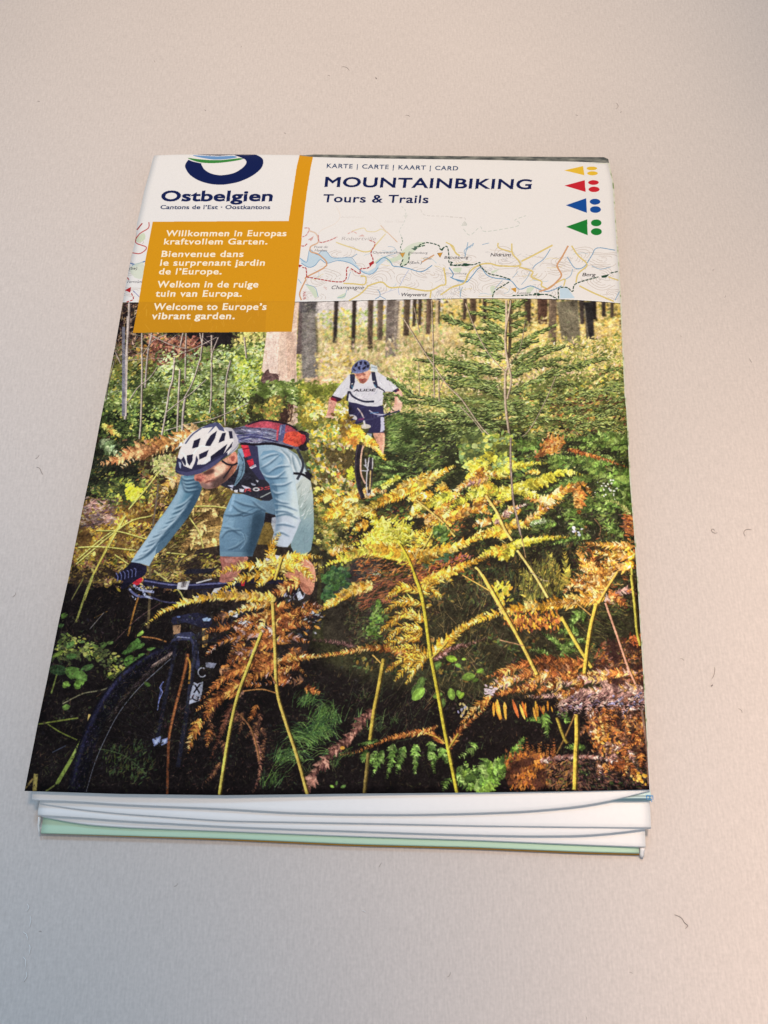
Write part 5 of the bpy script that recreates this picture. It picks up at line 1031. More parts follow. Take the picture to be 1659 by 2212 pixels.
    stem(D,((975,1200),(980,1400),(970,1540),(962,1850)),34,(212,176,66));stem(D,((965,1210),(880,1400),(810,1540)),13,(150,110,60),False);stem(D,((810,1230),(870,1400),(900,1450)),24,(150,130,50));stem(D,((1545,1160),(1590,1500),(1605,1800)),22,(150,116,96),False)
    scatter(C((1420,1150),(1470,1160),(1460,1260),(1420,1250)),16,[(150,150,180),(206,180,110)],(5,9),80,30,.3);scatter(D((160,970),(260,980),(250,1010),(180,1000)),20,[(214,196,190),(190,170,170)],(6,11),-20,30,.25)
def paint_header():
    W=(236,229,224)
    zm=Zm(1180,800,.42194);zr=Zm(1800,800,.44605);z1=Zm(500,560,.48222);z2=Zm(1200,560,.78360);z3=Zm(480,840,.48222)
    bottom=smooth(np.array([(1100,0),(0,0)]) if False else np.vstack([Zm(0,0,1)((380,1210),(491,1209),(700,1208),(1180,1206),(1517,1199),(1880,1192.5),(2201,1195),(2380,1204),(2480,1212),(2600,1222))]),6,False)
    poly(np.vstack([[(150,250),(1500,250)],bottom[::-1]]),W)
    line(bottom+[0,-.5],1.6,(244,240,236));line(bottom+[0,1.2],1.6,(40,34,30),.5)
    clipmask=IMG.copy()
    # ------------ map
    P={'c':(214,198,188),'b':(96,146,184),'y':(226,204,120),'o':(214,160,110),'r':(176,60,56),'g':(36,70,52),'gr':(190,186,184)}
    def ml(cv,pts,w,c,a=1.0): line(cv(*pts),w,P.get(c,c),a)
    def ms(cv,pts,w,c,on=5,off=2,a=1.): dash(cv(*pts),w,P.get(c,c),on,off,a)
    # contour lines and lanes
    def contours(cx,cy,n,r0,dr,seed,asp=.55,al=.9):
        rr=np.random.RandomState(seed);ph=rr.uniform(0,6.3,4)
        for k in range(n):
            t=np.linspace(0,6.283,40)[:-1];r=r0+dr*k;r=r*(1+.25*np.sin(2*t+ph[0])+.14*np.sin(3*t+ph[1])+.08*np.sin(5*t+ph[2]))
            p=np.c_[cx+r*np.cos(t),cy+r*asp*np.sin(t)]
            m=(p[:,1]<648)&(p[:,1]>(532 if cx>830 else 505))&(((p[:,0]>655))|(p[:,0]<318))
            for i in range(len(p)-1):
                if m[i] and m[i+1] and math.sin(i*.32+k*.5+seed)>-.45: line(p[i:i+2],.95,(196,180,168),al,sm=0)
    for a in [(740,548,3,10,8,1),(700,600,4,8,8,2),(810,610,5,8,9,3),(770,580,2,14,9,4),(860,560,2,14,9,5),(880,610,3,9,8,6),(930,590,4,8,8,7),(1010,625,5,7,8,8),(1000,560,3,9,9,9),(1090,560,4,8,9,10),(1080,625,4,8,8,11),(1150,590,3,9,9,12),(1180,630,4,7,8,13),(1240,560,5,8,8,14),(1300,600,5,8,8,15),(1300,560,4,8,9,16),(1200,580,3,10,9,17),(960,640,4,6,6,18),(680,640,3,7,7,19),(295,520,3,6,6,20),(285,580,4,6,7,21),(280,630,3,7,7,22),(1320,640,4,6,6,23),(1040,590,3,9,8,24)]: contours(*a)
    for k in range(60):
        x=RG.uniform(660,1330);y=RG.uniform(535,640);a=RG.uniform(0,3.1);l=RG.uniform(4,14);line([(x,y),(x+l*math.cos(a),y+l*.5*math.sin(a))],.8,(196,188,184),.8)
    for k in range(50):
        x=RG.uniform(1030,1150);y=RG.uniform(540,600);a=RG.choice([.6,2.4,1.2]);l=RG.uniform(6,18);line([(x,y),(x+l*math.cos(a),y+l*.6*math.sin(a))],1.1,(206,200,198),.9)
    for k in range(36):
        x=RG.uniform(930,1000);y=RG.uniform(600,648);a=RG.choice([.5,2.5,1.2]);l=RG.uniform(6,18);line([(x,y),(x+l*math.cos(a),y+l*.6*math.sin(a))],1.1,(206,200,198),.9)
    for k in range(46):
        x=RG.uniform(660,1330);y=RG.uniform(536,642);q=[(x,y)];an=RG.uniform(-.6,.6)
        for j in range(5): an+=RG.uniform(-.7,.7);x+=math.cos(an)*7;y+=math.sin(an)*4;q.append((x,min(y,645)))
        line(q,.9,[(222,200,130),(196,184,176),(160,190,206),(214,196,180)][k%4],.85)
    # green patches
    for p in [((870,560),(960,540),(1060,440),(1160,400),(1240,410),(1150,470),(1090,530),(1060,600),(1000,620),(1020,560),(900,600)),((100,800),(180,830),(215,900),(190,930),(160,880)),((400,920),(480,880),(470,930),(420,935)),((1500,650),(1580,640),(1560,680),(1510,680)),((750,590),(830,540),(900,550),(850,560),(780,600))]: poly(zm(*p),(206,216,190),.9,sm=2)
    for p in [((30,610),(100,610),(90,650),(40,640)),((370,640),(440,620),(400,650),(380,660)),((690,790),(760,780),(720,830),(690,840)),((360,780),(400,770),(390,850),(370,830))]: poly(zr(*p),(206,216,190),.9,sm=2)
    # lake and rivers
    poly(zm((45,545),(110,585),(130,500),(140,470),(200,520),(240,490),(290,485),(335,530),(360,550),(460,545),(530,550),(560,590),(600,630),(615,660),(690,680),(760,640),(780,590),(830,545),(870,560),(800,620),(770,680),(700,710),(640,690),(590,650),(540,610),(470,580),(380,570),(300,600),(260,560),(230,570),(180,630),(120,635),(60,600)),(196,212,222))
    ml(zm,((45,550),(110,590),(130,500),(145,470),(210,520),(250,485),(300,490),(350,545),(450,548),(530,545),(580,600)),1.1,'b');ml(zm,((60,600),(130,638),(190,620),(240,565),(300,600),(400,575),(500,590),(560,620),(610,660),(680,700),(740,695),(790,640)),1.3,'b')
    ml(zm,((770,600),(840,545),(900,580),(930,625),(1000,635),(1080,650),(1200,680),(1300,620)),1.8,'b');ml(zm,((540,545),(590,510)),1.1,'b');ml(zm,((880,440),(940,450),(960,500),(900,520),(830,550)),1,'b',.8);ml(zm,((1460,640),(1500,700),(1490,740),(1560,760),(1640,775)),2,'b');ml(zm,((1080,660),(1030,740),(1000,800),(980,850),(990,900)),1.1,(170,180,210));ml(zm,((780,850),(800,870),(805,910),(760,940)),1.4,'b');ml(zm,((805,910),(860,940)),1.2,'b');ml(zm,((820,890),(960,845)),1,(190,190,210))
    ml(zm,((500,760),(520,700),(530,680)),1,'b',.8);ml(zm,((400,930),(470,910),(490,850)),1,'b',.8);ml(zm,((100,800),(190,830),(220,920)),1.1,'b',.8);ml(zm,((30,750),(60,790)),1.2,'b',.8);ml(zm,((1640,400),(1610,540)),1.3,'b',.9);ml(zm,((1560,800),(1570,920)),1.1,'b',.8)
    ml(zr,((0,690),(90,730),(150,735),(200,680),(270,605),(330,670),(400,700),(540,720),(620,800),(720,770),(800,800),(870,820),(940,800),(1000,770)),1.8,'b');ml(zr,((290,400),(350,385)),1,'b');ml(zr,((140,500),(130,450),(200,400)),1.2,'b',.8);ml(zr,((900,440),(840,530),(770,580),(740,620)),1.5,'b',.9);ml(zr,((1050,510),(1120,610),(1200,600),(1270,500),(1320,430),(1480,450)),1.7,'b',.9);ml(zr,((1270,590),(1350,620),(1440,600)),1.3,'b',.8);ml(zr,((1100,620),(1080,680),(1020,720)),1.5,'b',.7);ml(zr,((90,860),(110,780)),1.2,'b',.7);ml(zr,((400,800),(470,720)),1.2,'b',.7);ml(zr,((720,640),(690,700),(640,760)),1.1,'b',.7);ml(zr,((1480,900),(1520,820)),1.4,'b',.8);ml(zr,((610,640),(560,700)),1,'b',.7)
    poly(zr((985,790),(1050,785),(1085,830),(1120,880),(985,885)),(196,214,226),sm=0)
    # yellow roads
    for cv,p,w in [(zm,((390,400),(440,420),(560,460),(650,490),(720,480),(770,420),(860,320)),2.2),(zm,((540,295),(650,265),(680,295),(760,300),(820,275),(870,310)),1.8),(zm,((460,790),(560,795),(660,800),(670,730),(620,720)),2.4),(zm,((690,820),(620,890),(510,955)),2.4),(zm,((680,820),(760,790),(830,780),(900,830),(1030,825),(1160,850),(1280,860),(1380,810),(1430,790),(1410,640)),2.6),(zm,((1280,930),(1290,860)),2.6),(zm,((1380,900),(1500,820),(1600,790),(1640,700)),2.4),(zm,((1430,400),(1500,440),(1520,500),(1560,530)),2),
        (zr,((30,780),(130,740),(180,640),(270,580),(360,570),(440,590),(620,590),(620,550),(560,480),(555,390)),2.6),(zr,((640,550),(740,500),(920,405)),2.8),(zr,((430,385),(440,430),(550,465)),2.4),(zr,((620,600),(740,640),(730,690),(820,730),(820,770),(880,800)),2.6),(zr,((880,790),(960,740),(1030,710),(1020,770)),2.2),(zr,((1090,410),(1150,500),(1230,580),(1150,660),(1130,740)),2.5),(zr,((1160,770),(1280,830),(1400,880),(1470,910)),2.6),(zr,((1420,690),(1510,720)),2.2),(zr,((0,395),(50,470),(90,500)),2.2)]:
        line(cv(*p),w*1.15,(206,176,96));line(cv(*p),w*.6,(230,208,130))
    # orange roads
    for cv,p,w in [(zm,((60,950),(45,880),(100,760),(110,730),(300,620),(230,520),(150,490),(150,440),(220,400),(200,320),(130,290)),2.4),(zr,((1060,410),(1000,520),(960,590),(1000,670),(960,730),(890,790),(800,820)),2.8),(zm,((1200,590),(1320,520)),2),(zm,((970,400),(870,300),(810,240)),1.6)]:
        line(cv(*p),w*1.15,(190,124,80));line(cv(*p),w*.5,(226,178,130))
    ml(zm,((220,320),(260,280),(370,230),(420,180),(425,130),(390,60)),1.4,(232,208,188));ml(zm,((100,220),(160,180)),1,(226,214,206))
    ml(zm,((700,130),(790,200),(870,300)),1.2,(228,220,206),.8)
    # red dashed tour
    for p in [((110,730),(450,775),(490,650),(515,635)),((530,650),(615,700),(620,655),(700,640),(740,570),(720,500),(760,410),(700,380)),((110,730),(105,650),(70,640)),((60,435),(90,435),(120,410)),((220,330),(235,400),(320,385),(400,350)),((90,265),(135,270),(110,330),(70,350))]: ms(zm,p,2.3,'r',6.5,1.4)
    ms(zm,((500,320),(550,300),(590,320)),2,(200,100,90),6,1.6,.9)
    poly(zm((700,600),(745,575),(750,600),(710,628)),(176,40,44));poly(zm((30,610),(70,620),(40,640)),(170,40,44));poly(zm((120,380),(178,340),(165,375)),(196,110,96));ell(*zm((150,380))[0],1.6,1.6,(196,110,96));poly(zm((600,345),(660,345),(640,325)),(206,140,130))
    # dark green dashed tour
    for p in [((1010,60),(1050,110),(1035,210),(990,290),(1010,350)),]: ms(zm,p,1.5,(170,186,176),5,3.4,.9)
    ms(zm,((1010,350),(1020,400),(1000,440),(1010,480)),2,(80,110,90),5,2)
    for p in [((1140,450),(1240,405),(1360,430),(1380,470),(1440,440),(1460,540),(1460,590),(1500,620),(1600,620)),((1080,500),(1075,590),(1000,630),(1025,560)),((1130,450),(1240,430))]: ms(zm,p,2.3,'g',6.5,2)
    poly(zm((1100,460),(1165,450),(1140,480)),P['g']);ell(*zm((1140,445))[0],3,1.5,P['g']);poly(zm((1470,580),(1500,590),(1480,610)),P['g']);poly(zm((1600,600),(1625,600),(1659,612),(1620,628)),P['g']);poly(zm((1370,465),(1410,460),(1395,485)),P['g'])
    for p in [((0,585),(120,580),(210,580),(270,560),(270,590),(350,660),(440,680),(550,715)),((530,735),(490,760),(400,820),(380,880)),((560,858),(770,850),(880,850),(960,885)),((975,885),(975,795),(1050,785),(1100,820),(1130,750),(1330,690)),((1440,655),(1510,640))]: ms(zr,p,2.4,'g',7,1.8)
    poly(zr((120,565),(150,570),(205,580),(150,594),(120,592)),P['g']);poly(zr((780,830),(830,848),(785,862)),P['g']);ell(*zr((765,840))[0],3,1.6,P['g']);poly(zr((1355,680),(1430,665),(1400,695),(1365,698)),P['g'])
    ms(zr,((0,155),(130,160),(130,200)),1.3,(214,206,200),7,3);ms(zr,((120,260),(180,315),(270,240),(300,280),(420,270),(600,235),(620,200),(580,180),(680,140)),1.4,(200,204,194),8,4)
    ms(zm,((1190,90),(1240,145),(1450,155),(1600,175)),1.3,(214,206,200),7,3)
    poly(zm((1025,145),(1075,140),(1050,175)),(206,206,196));poly(zm((1590,240),(1630,235),(1610,205)),(214,210,202));line(zr((105,230),(150,225),(130,195),(105,230)),1,(196,200,190))
    for cx,cy in [(1020,520),(1375,520)]: poly(zm((cx-26,cy-15),(cx+24,cy-22),(cx,cy+26)),(206,150,60));line(zm((cx-26,cy-15),(cx+24,cy-22),(cx,cy+26),(cx-26,cy-15)),.8,(110,80,50),sm=0)
    poly(zr((545,795),(595,785),(590,830)),(206,150,60))
    # place names
    K=(50,46,52)
    for s,cv,x0,x1,y,c,cap,b in [("Robertville",zm,440,765,382,(150,140,138),34,.0),("Champagne",zm,342,650,845,K,34,.0),("Weywertz",zm,1000,1245,912,K,32,.01),("Outrewarche",zm,735,1000,507,(84,80,84),22,0),("Pont de",zm,180,310,455,(84,80,84),22,0),("Haelen",zm,185,300,488,(84,80,84),22,0),("Plattenberg",zm,1075,1255,510,(110,106,108),20,0),("Brückberg",zm,1415,1640,556,K,24,0),("Grünenberg",zm,1425,1625,705,(120,116,118),20,0),("(Exh.)",zm,1085,1200,605,(90,86,90),24,0),("Gbe",zm,1215,1290,565,(140,136,136),24,0),("Andrifosse",zm,430,650,172,(206,196,190),22,0),("Noir Thier",zm,850,1040,215,(206,196,190),24,0),("N676",zm,60,95,930,(176,60,56),30,0),("Nidrum",zr,362,540,505,K,28,.01),("Berg",zr,1186,1300,683,K,30,.01),("Kuttenberg",zr,600,720,842,(110,106,108),18,0)]:
        (xa,ya),(xb,yb)=cv((x0,y),(x1,y))
        if s=="N676":
            pass
        else: text(s,xa,ya,xb,yb,cap*cv.k*1.0,c,bold=b,slant=.32)
    a0=zm((75,870))[0]
    def rot(X,Y): 
        return a0[0]-(Y-a0[1]),a0[1]+(X-a0[0])
    text("N676",a0[0],a0[1],a0[0]+17,a0[1],7,(176,60,56),vert=rot,slant=0)
    a0=zr((165,440))[0]
    text("449",a0[0]-6,a0[1]+4,a0[0]+10,a0[1]-6,8,(120,160,190),slant=.3)
    for k,(s,x,y) in enumerate([("565",270,830)]):
        p=zm((x,y))[0];text(s,p[0],p[1],p[0]+7,p[1]+6,5,(206,160,150),slant=.2)
    # fade of the map towards the heading
    X0,X1,Y0,Y1=_clip(*[v for v in (0,CW-1,0,CH-1)])
    yy=M([(800,505)])[0,1];y2=M([(800,556)])[0,1];xl=M([(655,500)])[0,0]
    Yr=np.arange(CH);fade=np.clip((Yr-yy)/(y2-yy),0,1)
    x_=M([(650,520)])[0,0];xr=M([(905,520)])[0,0]
    f=(.45+.55*fade)[int(M([(800,440)])[0,1]):int(y2),None,None]
    a,b=int(M([(800,440)])[0,1]),int(y2);s=slice(int(x_),int(xr))
    IMG[a:b,s]=IMG[a:b,s]*f+np.array(W,np.float32)*(1-f)
    # strip at the far left
    ml(z3,((240,100),(235,150),(160,200),(130,270),(220,310),(170,360),(100,355)),2.2,(196,90,84));ml(z3,((185,110),(140,165)),2.6,'r');ml(z3,((130,150),(130,260)),2.4,(176,70,66));ml(z3,((80,440),(130,450),(210,425)),2.4,(80,120,170));ml(z3,((100,460),(150,465)),1.6,'b')
    poly(z3((130,250),(160,210),(200,190),(210,240),(160,270)),(206,214,180),.8,sm=2);poly(z3((80,480),(190,430),(200,560),(120,560)),(214,218,196),.8,sm=2)
    text("(be)",*z3((75,495))[0],*z3((140,495))[0],6,(70,66,70),slant=.3);text("Ferroûm",*z3((60,605))[0],*z3((180,605))[0],6,(90,86,90),slant=.3)
    poly(z3((40,665),(92,638),(85,685)),(176,40,44));ms(z3,((60,560),(75,580)),2.4,'r',6,1);ms(z3,((95,690),(110,740),(50,765)),2.2,'r',6,2);ml(z3,((110,670),(160,720)),1.3,(110,110,170))
    # ------------ orange band
    O=(218,150,20)
    band=np.vstack([z1((1455,100),(1425,220),(1385,480),(1358,672)),z3((272,97)),z3((210,420),(155,765),(108,1018)),z3((1425,1010),(1450,760),(1490,400),(1530,0)),z1((1510,420),(1540,230),(1568,100))])
    poly(band,O)
    lo=z3((158,762),(1449,757),(1425,1010),(108,1018))
    poly(lo,(206,141,24))
    for k in range(70):
        p=z3((RG.uniform(150,1420),RG.uniform(765,1005)))[0];a=RG.normal(1.5,.4);l=RG.uniform(4,18)
        line([p,p+[l*math.cos(a),-l*math.sin(a)]],1,pick([(200,136,30),(236,174,60)],1,.03)[0],.45)
    poly(z3((1215,765),(1445,760),(1422,1008),(1205,1008)),(215,149,24),.8)
    for k in range(40):
        p=z3((RG.uniform(1100,1450),RG.uniform(300,740)))[0] if k%2 else z3((RG.uniform(220,1400),RG.uniform(120,740)))[0];a=RG.uniform(0,3.1);l=RG.uniform(3,10)
        line([p,p+[l*math.cos(a),-l*math.sin(a)*.6]],.9,(206,140,24),.5)
    cream=(252,238,216)
    for s,xa,ya,xb,yb,cap in [("Willkommen in Europas",664,944,1143,944,22),("kraftvollem Garten.",656,977,1067,977,22),("Bienvenue dans",646,1027,971,1027,23),("le surprenant jardin",641,1062,1057,1062,23),("de l\u2019Europe.",636,1097,884,1097,23),("Welkom in de ruige",629,1149,1030,1149,24),("tuin van Europa.",622,1186,964,1186,24),("Welcome to Europe\u2019s",614,1239,1063,1239,25),("vibrant garden.",607,1276,936,1276,25)]:
        text(s,xa/KS,ya/KS,xb/KS,yb/KS,cap/KS*1.04,cream,bold=.03,slant=.15,space=1.14)
    NV=(16,28,78)
    text("KARTE | CARTE | KAART | CARD",1307/KS,671/KS,1831/KS,681.5/KS,16.5/KS,(60,74,106),bold=.03,slant=.08,space=1.2)
    text("MOUNTAINBIKING",1299.5/KS,746/KS,2122/KS,756/KS,38/KS,NV,bold=.04,slant=.12,space=1.08)
    text("Tours & Trails",1292/KS,808/KS,1711/KS,812/KS,31/KS,NV,bold=.026,slant=.12,space=1.08)
    text("Ostbelgien",646/KS,803.5/KS,1086/KS,803.5/KS,40/KS,NV,bold=.05,slant=.12,space=1.05)
    text("Cantons de l\u2019Est \u00b7 Oostkantons",642/KS,836/KS,1079/KS,836/KS,15.5/KS,(40,54,92),bold=.03,slant=.12,space=1.08)
    # symbols
    YE,RE,BL,GN=(232,186,54),(200,36,48),(14,74,150),(24,124,48)
    for c,t,e in [(YE,((1348,155),(1445,133),(1452,180)),((1490,145,27,9.5),(1493,170,27,10.5))),(RE,((1350,233),(1453,205),(1458,265)),((1498,217,27,12),(1501,252,28,14))),(BL,((1357,333),(1461,297),(1464,372)),((1506,315,27,15),(1508,355,28,17))),(GN,((1358,443),(1466,405),(1468,486)),((1512,423,27,17.5),(1513,468,28,18)))]:
        poly(z2(*t),c)
        for x,y,rx,ry in e:
            p=z2((x,y))[0];ell(p[0],p[1],rx*z2.k,ry*z2.k,c)
    # logo: ring with a green and a blue blade across its top
    ring=z1((600,105),(760,96),(900,100),(1050,112),(1130,145),(1147,185),(1125,240),(1050,300),(950,345),(860,365),(790,371),(700,363),(610,335),(540,290),(505,240),(500,205),(525,165),(560,130))
    poly(ring,NV,sm=5)
    hole=z1((636,192),(700,185),(850,175),(970,155),(1003,170),(1005,195),(970,235),(900,275),(800,292),(720,280),(665,250),(642,220))
    poly(hole,W,sm=4)
    poly(z1((460,112),(560,118),(700,128),(900,122),(975,150),(965,166),(830,190),(700,196),(640,196),(560,178),(515,160)),W,sm=0)
    poly(z1((520,148),(600,158),(700,166),(800,166),(900,156),(960,150),(972,160),(900,175),(800,188),(720,192),(640,188),(570,172)),(60,134,60),sm=3)
    poly(z1((560,128),(640,148),(740,162),(840,158),(925,145),(900,132),(760,136),(640,130)),(110,150,196),sm=3)
    poly(z1((470,100),(620,116),(760,130),(900,124),(1020,132),(1050,112),(900,92),(600,90)),(60,60,84),sm=3)

def punch():
    """soften the drawing to a printed photograph: slight blur, tonal variety, grain"""
    global IMG
    y0=int(M([(800,640)])[0,1]);a=IMG[y0:]
    b=_box(a.copy(),1);a=a*.35+b*.65
    r=np.random.RandomState(12);h,w=a.shape[:2]
    def nz(s,seed):
        g=np.random.RandomState(seed).normal(0,1,(h//s+3,w//s+3)).astype(np.float32)
        g=g.repeat(s,0).repeat(s,1)[:h,:w];g=_box(g,max(1,s//2));return (g/g.std())[...,None]
    lum=a.mean(2,keepdims=True)/255
    k=1+(.10*nz(3,1)+.07*nz(6,2)+.07*nz(16,3)+.06*nz(50,4))*np.clip(1.15-lum,.25,1)
    cm=np.zeros(IMG.shape[:2],np.float32)
    for q in CALM:
        pc=M(q);x0,x1,ya,yb=_clip(pc[:,0].min(),pc[:,0].max(),pc[:,1].min(),pc[:,1].max());cm[ya:yb,x0:x1]=np.maximum(cm[ya:yb,x0:x1],_mask(pc,x0,x1,ya,yb))
    cm=_box(cm,3)[y0:,:,None];sat=(a.max(2,keepdims=True)-a[...,2:3])>70
    k=1+(k-1)*(1-.8*cm*(~sat))
    a=a*k+nz(2,5)*1.5
    a=255*(np.clip(a,0,255)/255)**.88
    R_,G_,B_=a[...,0].copy(),a[...,1].copy(),a[...,2].copy()
    gr=np.maximum(G_-np.maximum(R_,B_),0);bl=np.maximum(B_-R_,0)
    a[...,0]=R_+.34*gr+.15*bl+3;a[...,1]=G_-.05*gr;a[...,2]=B_-.22*np.maximum(G_-R_,0)*(G_>B_)-.06*bl+1
    a=114+(a-111)*1.10
    a[...,0]*=1.0;IMG[y0:]=np.clip(a,10,248)
def paint_overlap():
    """bright foliage in front of the second rider and along the path"""
    S=Zm(1250,1400,.29390)
    YL=[(240,206,60),(226,180,50),(250,226,110),(236,170,60),(214,196,70)];CR=[(244,226,190),(236,206,150),(226,190,140),(206,190,90)]
    GR=[(120,160,90),(90,130,70),(150,180,110),(70,110,60)]
    scatter(S((340,880),(500,960),(540,1100),(560,1330),(420,1600),(280,1620),(200,1400),(240,1150),(340,1050)),640,CR+YL,(5,13),70,80,.3,dark=(110,84,40),seed=81,scale=8,feather=3)
    scatter(S((0,980),(330,960),(300,1200),(200,1500),(0,1700)),900,YL+GR+CR[:2],(5,12),20,120,.32,dark=(90,90,40),seed=82,scale=8)
    frond(S((520,1060),(620,1120),(740,1190)),16,YL,asp=.3);frond(S((520,1100),(600,1170),(700,1240)),14,YL,asp=.3)
    frond(S((720,1210),(820,1260),(900,1330)),12,YL[1:]+CR[:1],asp=.3);frond(S((720,1250),(820,1310),(930,1400)),12,[(236,176,70),(250,206,110),(220,150,50)],asp=.3);frond(S((900,1380),(960,1450),(1030,1520)),7,YL,asp=.3)
    scatter(S((460,1220),(560,1180),(600,1290),(500,1330)),60,[(230,150,60),(240,180,80),(200,120,50)],(5,11),20,90,.3,feather=2)
    scatter(S((0,1250),(560,1350),(560,1650),(540,1900),(300,1950),(0,1850)),900,YL+CR+GR+[(206,120,60),(60,50,30)],(5,12),20,120,.3,dark=(70,60,34),seed=83,scale=8)
    scatter(S((480,1640),(540,1620),(530,1760),(470,1770)),24,[(206,214,60),(180,190,60)],(6,12),60,60,.34,feather=1)
    P_fir=[(84,124,70),(60,96,52),(110,150,84),(44,74,42)]
    for (x0,y0,x1,y1) in [(760,1430,1000,1530),(1000,1530,1361,1600),(830,1640,1000,1600),(880,1580,1200,1640),(1000,1740,1361,1680),(820,1830,1361,1760)]:
        a,b=S((x0,y0),(x1,y1));frond([a,(a+b)/2+[0,-2],b],9,P_fir,asp=.2,fwd=35)
    frond(S((940,1860),(1060,1800),(1190,1740)),9,[(196,200,90),(170,180,80),(210,206,110)],asp=.3)
    scatter(S((690,1990),(820,1980),(860,2040),(700,2050)),30,[(70,110,60),(50,84,46)],(6,12),10,30,.3,feather=1)
    for p in [((1010,380),(1160,470),(1330,640)),((1100,420),(1240,560),(1330,640)),((960,590),(1150,620),(1350,700)),((980,640),(1080,800),(1130,830)),((1150,600),(1240,700),(1361,760))]:
        c=S(*p);frond(c,6,P_fir,asp=.2,fwd=30);line(c,1.1,(60,80,44),.8)
    scatter(S((980,880),(1361,840),(1361,1400),(1000,1380)),700,P_fir+[(130,160,90)],(6,14),12,24,.14,dark=(34,54,30),seed=84,scale=9,feather=3)
# ---------------------------------------------------------------- paint the print
paint_forest(); paint_front(); paint_fern_ground(); paint_riders(); paint_overlap(); paint_ferns(); punch(); paint_header()
def finish_print():
    global IMG
    r = np.random.RandomState(3)
    a = IMG/255.0
    h = int(M([(800, 655)])[0, 1])
    lum = a[h:].mean(2, keepdims=True)
    # halftone grain
    g = r.normal(0, 1, (CH//3+1, CW//3+1, 1)).repeat(3, 0).repeat(3, 1)[:CH, :CW]
    a = a*(1+.006*g)
    lin = np.where(a <= .04045, a/12.92, ((np.clip(a, 0, 2)+.055)/1.055)**2.4)
    lin = np.clip(lin*PRINT_GAIN, .003, .86)
    return np.where(lin <= .0031308, lin*12.92, 1.055*lin**(1/2.4)-.055)
PRINT_GAIN = np.array([.82, .86, .89])
pr = finish_print()
img = bpy.data.images.new('cover_print', CW, CH); buf = np.ones((CH, CW, 4), np.float32); buf[..., :3] = pr[::-1]
img.pixels.foreach_set(buf.ravel()); img.update(); img.pack()

# ---------------------------------------------------------------- table
def grid_mesh(name, P, m, uv=None, parent=None, smooth=True):
    """P: rows x cols x 3"""
    R_, K_ = P.shape[:2]
    v = P.reshape(-1, 3).tolist(); f = [(i*K_+j, i*K_+j+1, (i+1)*K_+j+1, (i+1)*K_+j) for i in range(R_-1) for j in range(K_-1)]
    me = bpy.data.meshes.new(name); me.from_pydata(v, [], f)
    if uv is not None:
        L = me.uv_layers.new(name='UVMap'); U = uv.reshape(-1, 2)
        idx = np.empty(len(me.loops), int); me.loops.foreach_get('vertex_index', idx); L.data.foreach_set('uv', U[idx].ravel())
    me.polygons.foreach_set('use_smooth', [smooth]*len(f)); me.materials.append(m); me.update()
    o = bpy.data.objects.new(name, me); C.collection.objects.link(o)
    if parent: o.parent = parent
    return o
tm, n, l, b = mat('table_cloth', (.5, .46, .44), .85, .12)
tc = n.new('ShaderNodeTexCoord')
mpv = n.new('ShaderNodeMapping'); l.new(tc.outputs['Object'], mpv.inputs[0]); mpv.inputs['Scale'].default_value = (1, .16, 1); mpv.inputs['Rotation'].default_value = (0, 0, math.radians(3))
thr = n.new('ShaderNodeTexNoise'); thr.inputs['Scale'].default_value = 2400; thr.inputs['Detail'].default_value = 3; l.new(mpv.outputs[0], thr.inputs['Vector'])
gr = n.new('ShaderNodeTexNoise'); gr.inputs['Scale'].default_value = 1500; gr.inputs['Detail'].default_value = 5; l.new(tc.outputs['Object'], gr.inputs['Vector'])
mo = n.new('ShaderNodeTexNoise'); mo.inputs['Scale'].default_value = 26; mo.inputs['Detail'].default_value = 4; l.new(tc.outputs['Object'], mo.inputs['Vector'])
def rng(src, a, c):
    q = n.new('ShaderNodeMapRange'); q.inputs[1].default_value = .3; q.inputs[2].default_value = .7; q.inputs[3].default_value = a; q.inputs[4].default_value = c; l.new(src, q.inputs[0]); return q.outputs[0]
def mul(a, c):
    q = n.new('ShaderNodeMath'); q.operation = 'MULTIPLY'; l.new(a, q.inputs[0]); l.new(c, q.inputs[1]); return q.outputs[0]
k = mul(mul(rng(thr.outputs[0], .945, 1.055), rng(gr.outputs[0], .945, 1.055)), rng(mo.outputs[0], .985, 1.015))
mx = n.new('ShaderNodeVectorMath'); mx.operation = 'SCALE'; mx.inputs[0].default_value = (.575, .517, .485); l.new(k, mx.inputs['Scale']); 
# pale flecks of fluff
vo = n.new('ShaderNodeTexVoronoi'); vo.inputs['Scale'].default_value = 170; l.new(tc.outputs['Object'], vo.inputs['Vector'])
fl = n.new('ShaderNodeMapRange'); fl.inputs[1].default_value = .02; fl.inputs[2].default_value = .055; fl.inputs[3].default_value = .16; fl.inputs[4].default_value = 0; l.new(vo.outputs['Distance'], fl.inputs[0])
mm = n.new('ShaderNodeMixRGB'); mm.inputs[2].default_value = (.8, .76, .72, 1); l.new(fl.outputs[0], mm.inputs[0]); l.new(mx.outputs[0], mm.inputs[1]); l.new(mm.outputs[0], b.inputs['Base Color'])
bp = n.new('ShaderNodeBump'); bp.inputs['Strength'].default_value = .42; bp.inputs['Distance'].default_value = .00016; l.new(k, bp.inputs['Height']); l.new(bp.outputs[0], b.inputs['Normal'])
xs = np.linspace(-1.2, 1.2, 5); ys = np.linspace(-1.2, 1.2, 5)
table = grid_mesh('table_top', np.array([[(x, y, 0.0) for x in xs] for y in ys]), tm, smooth=False); table['kind'] = 'structure'

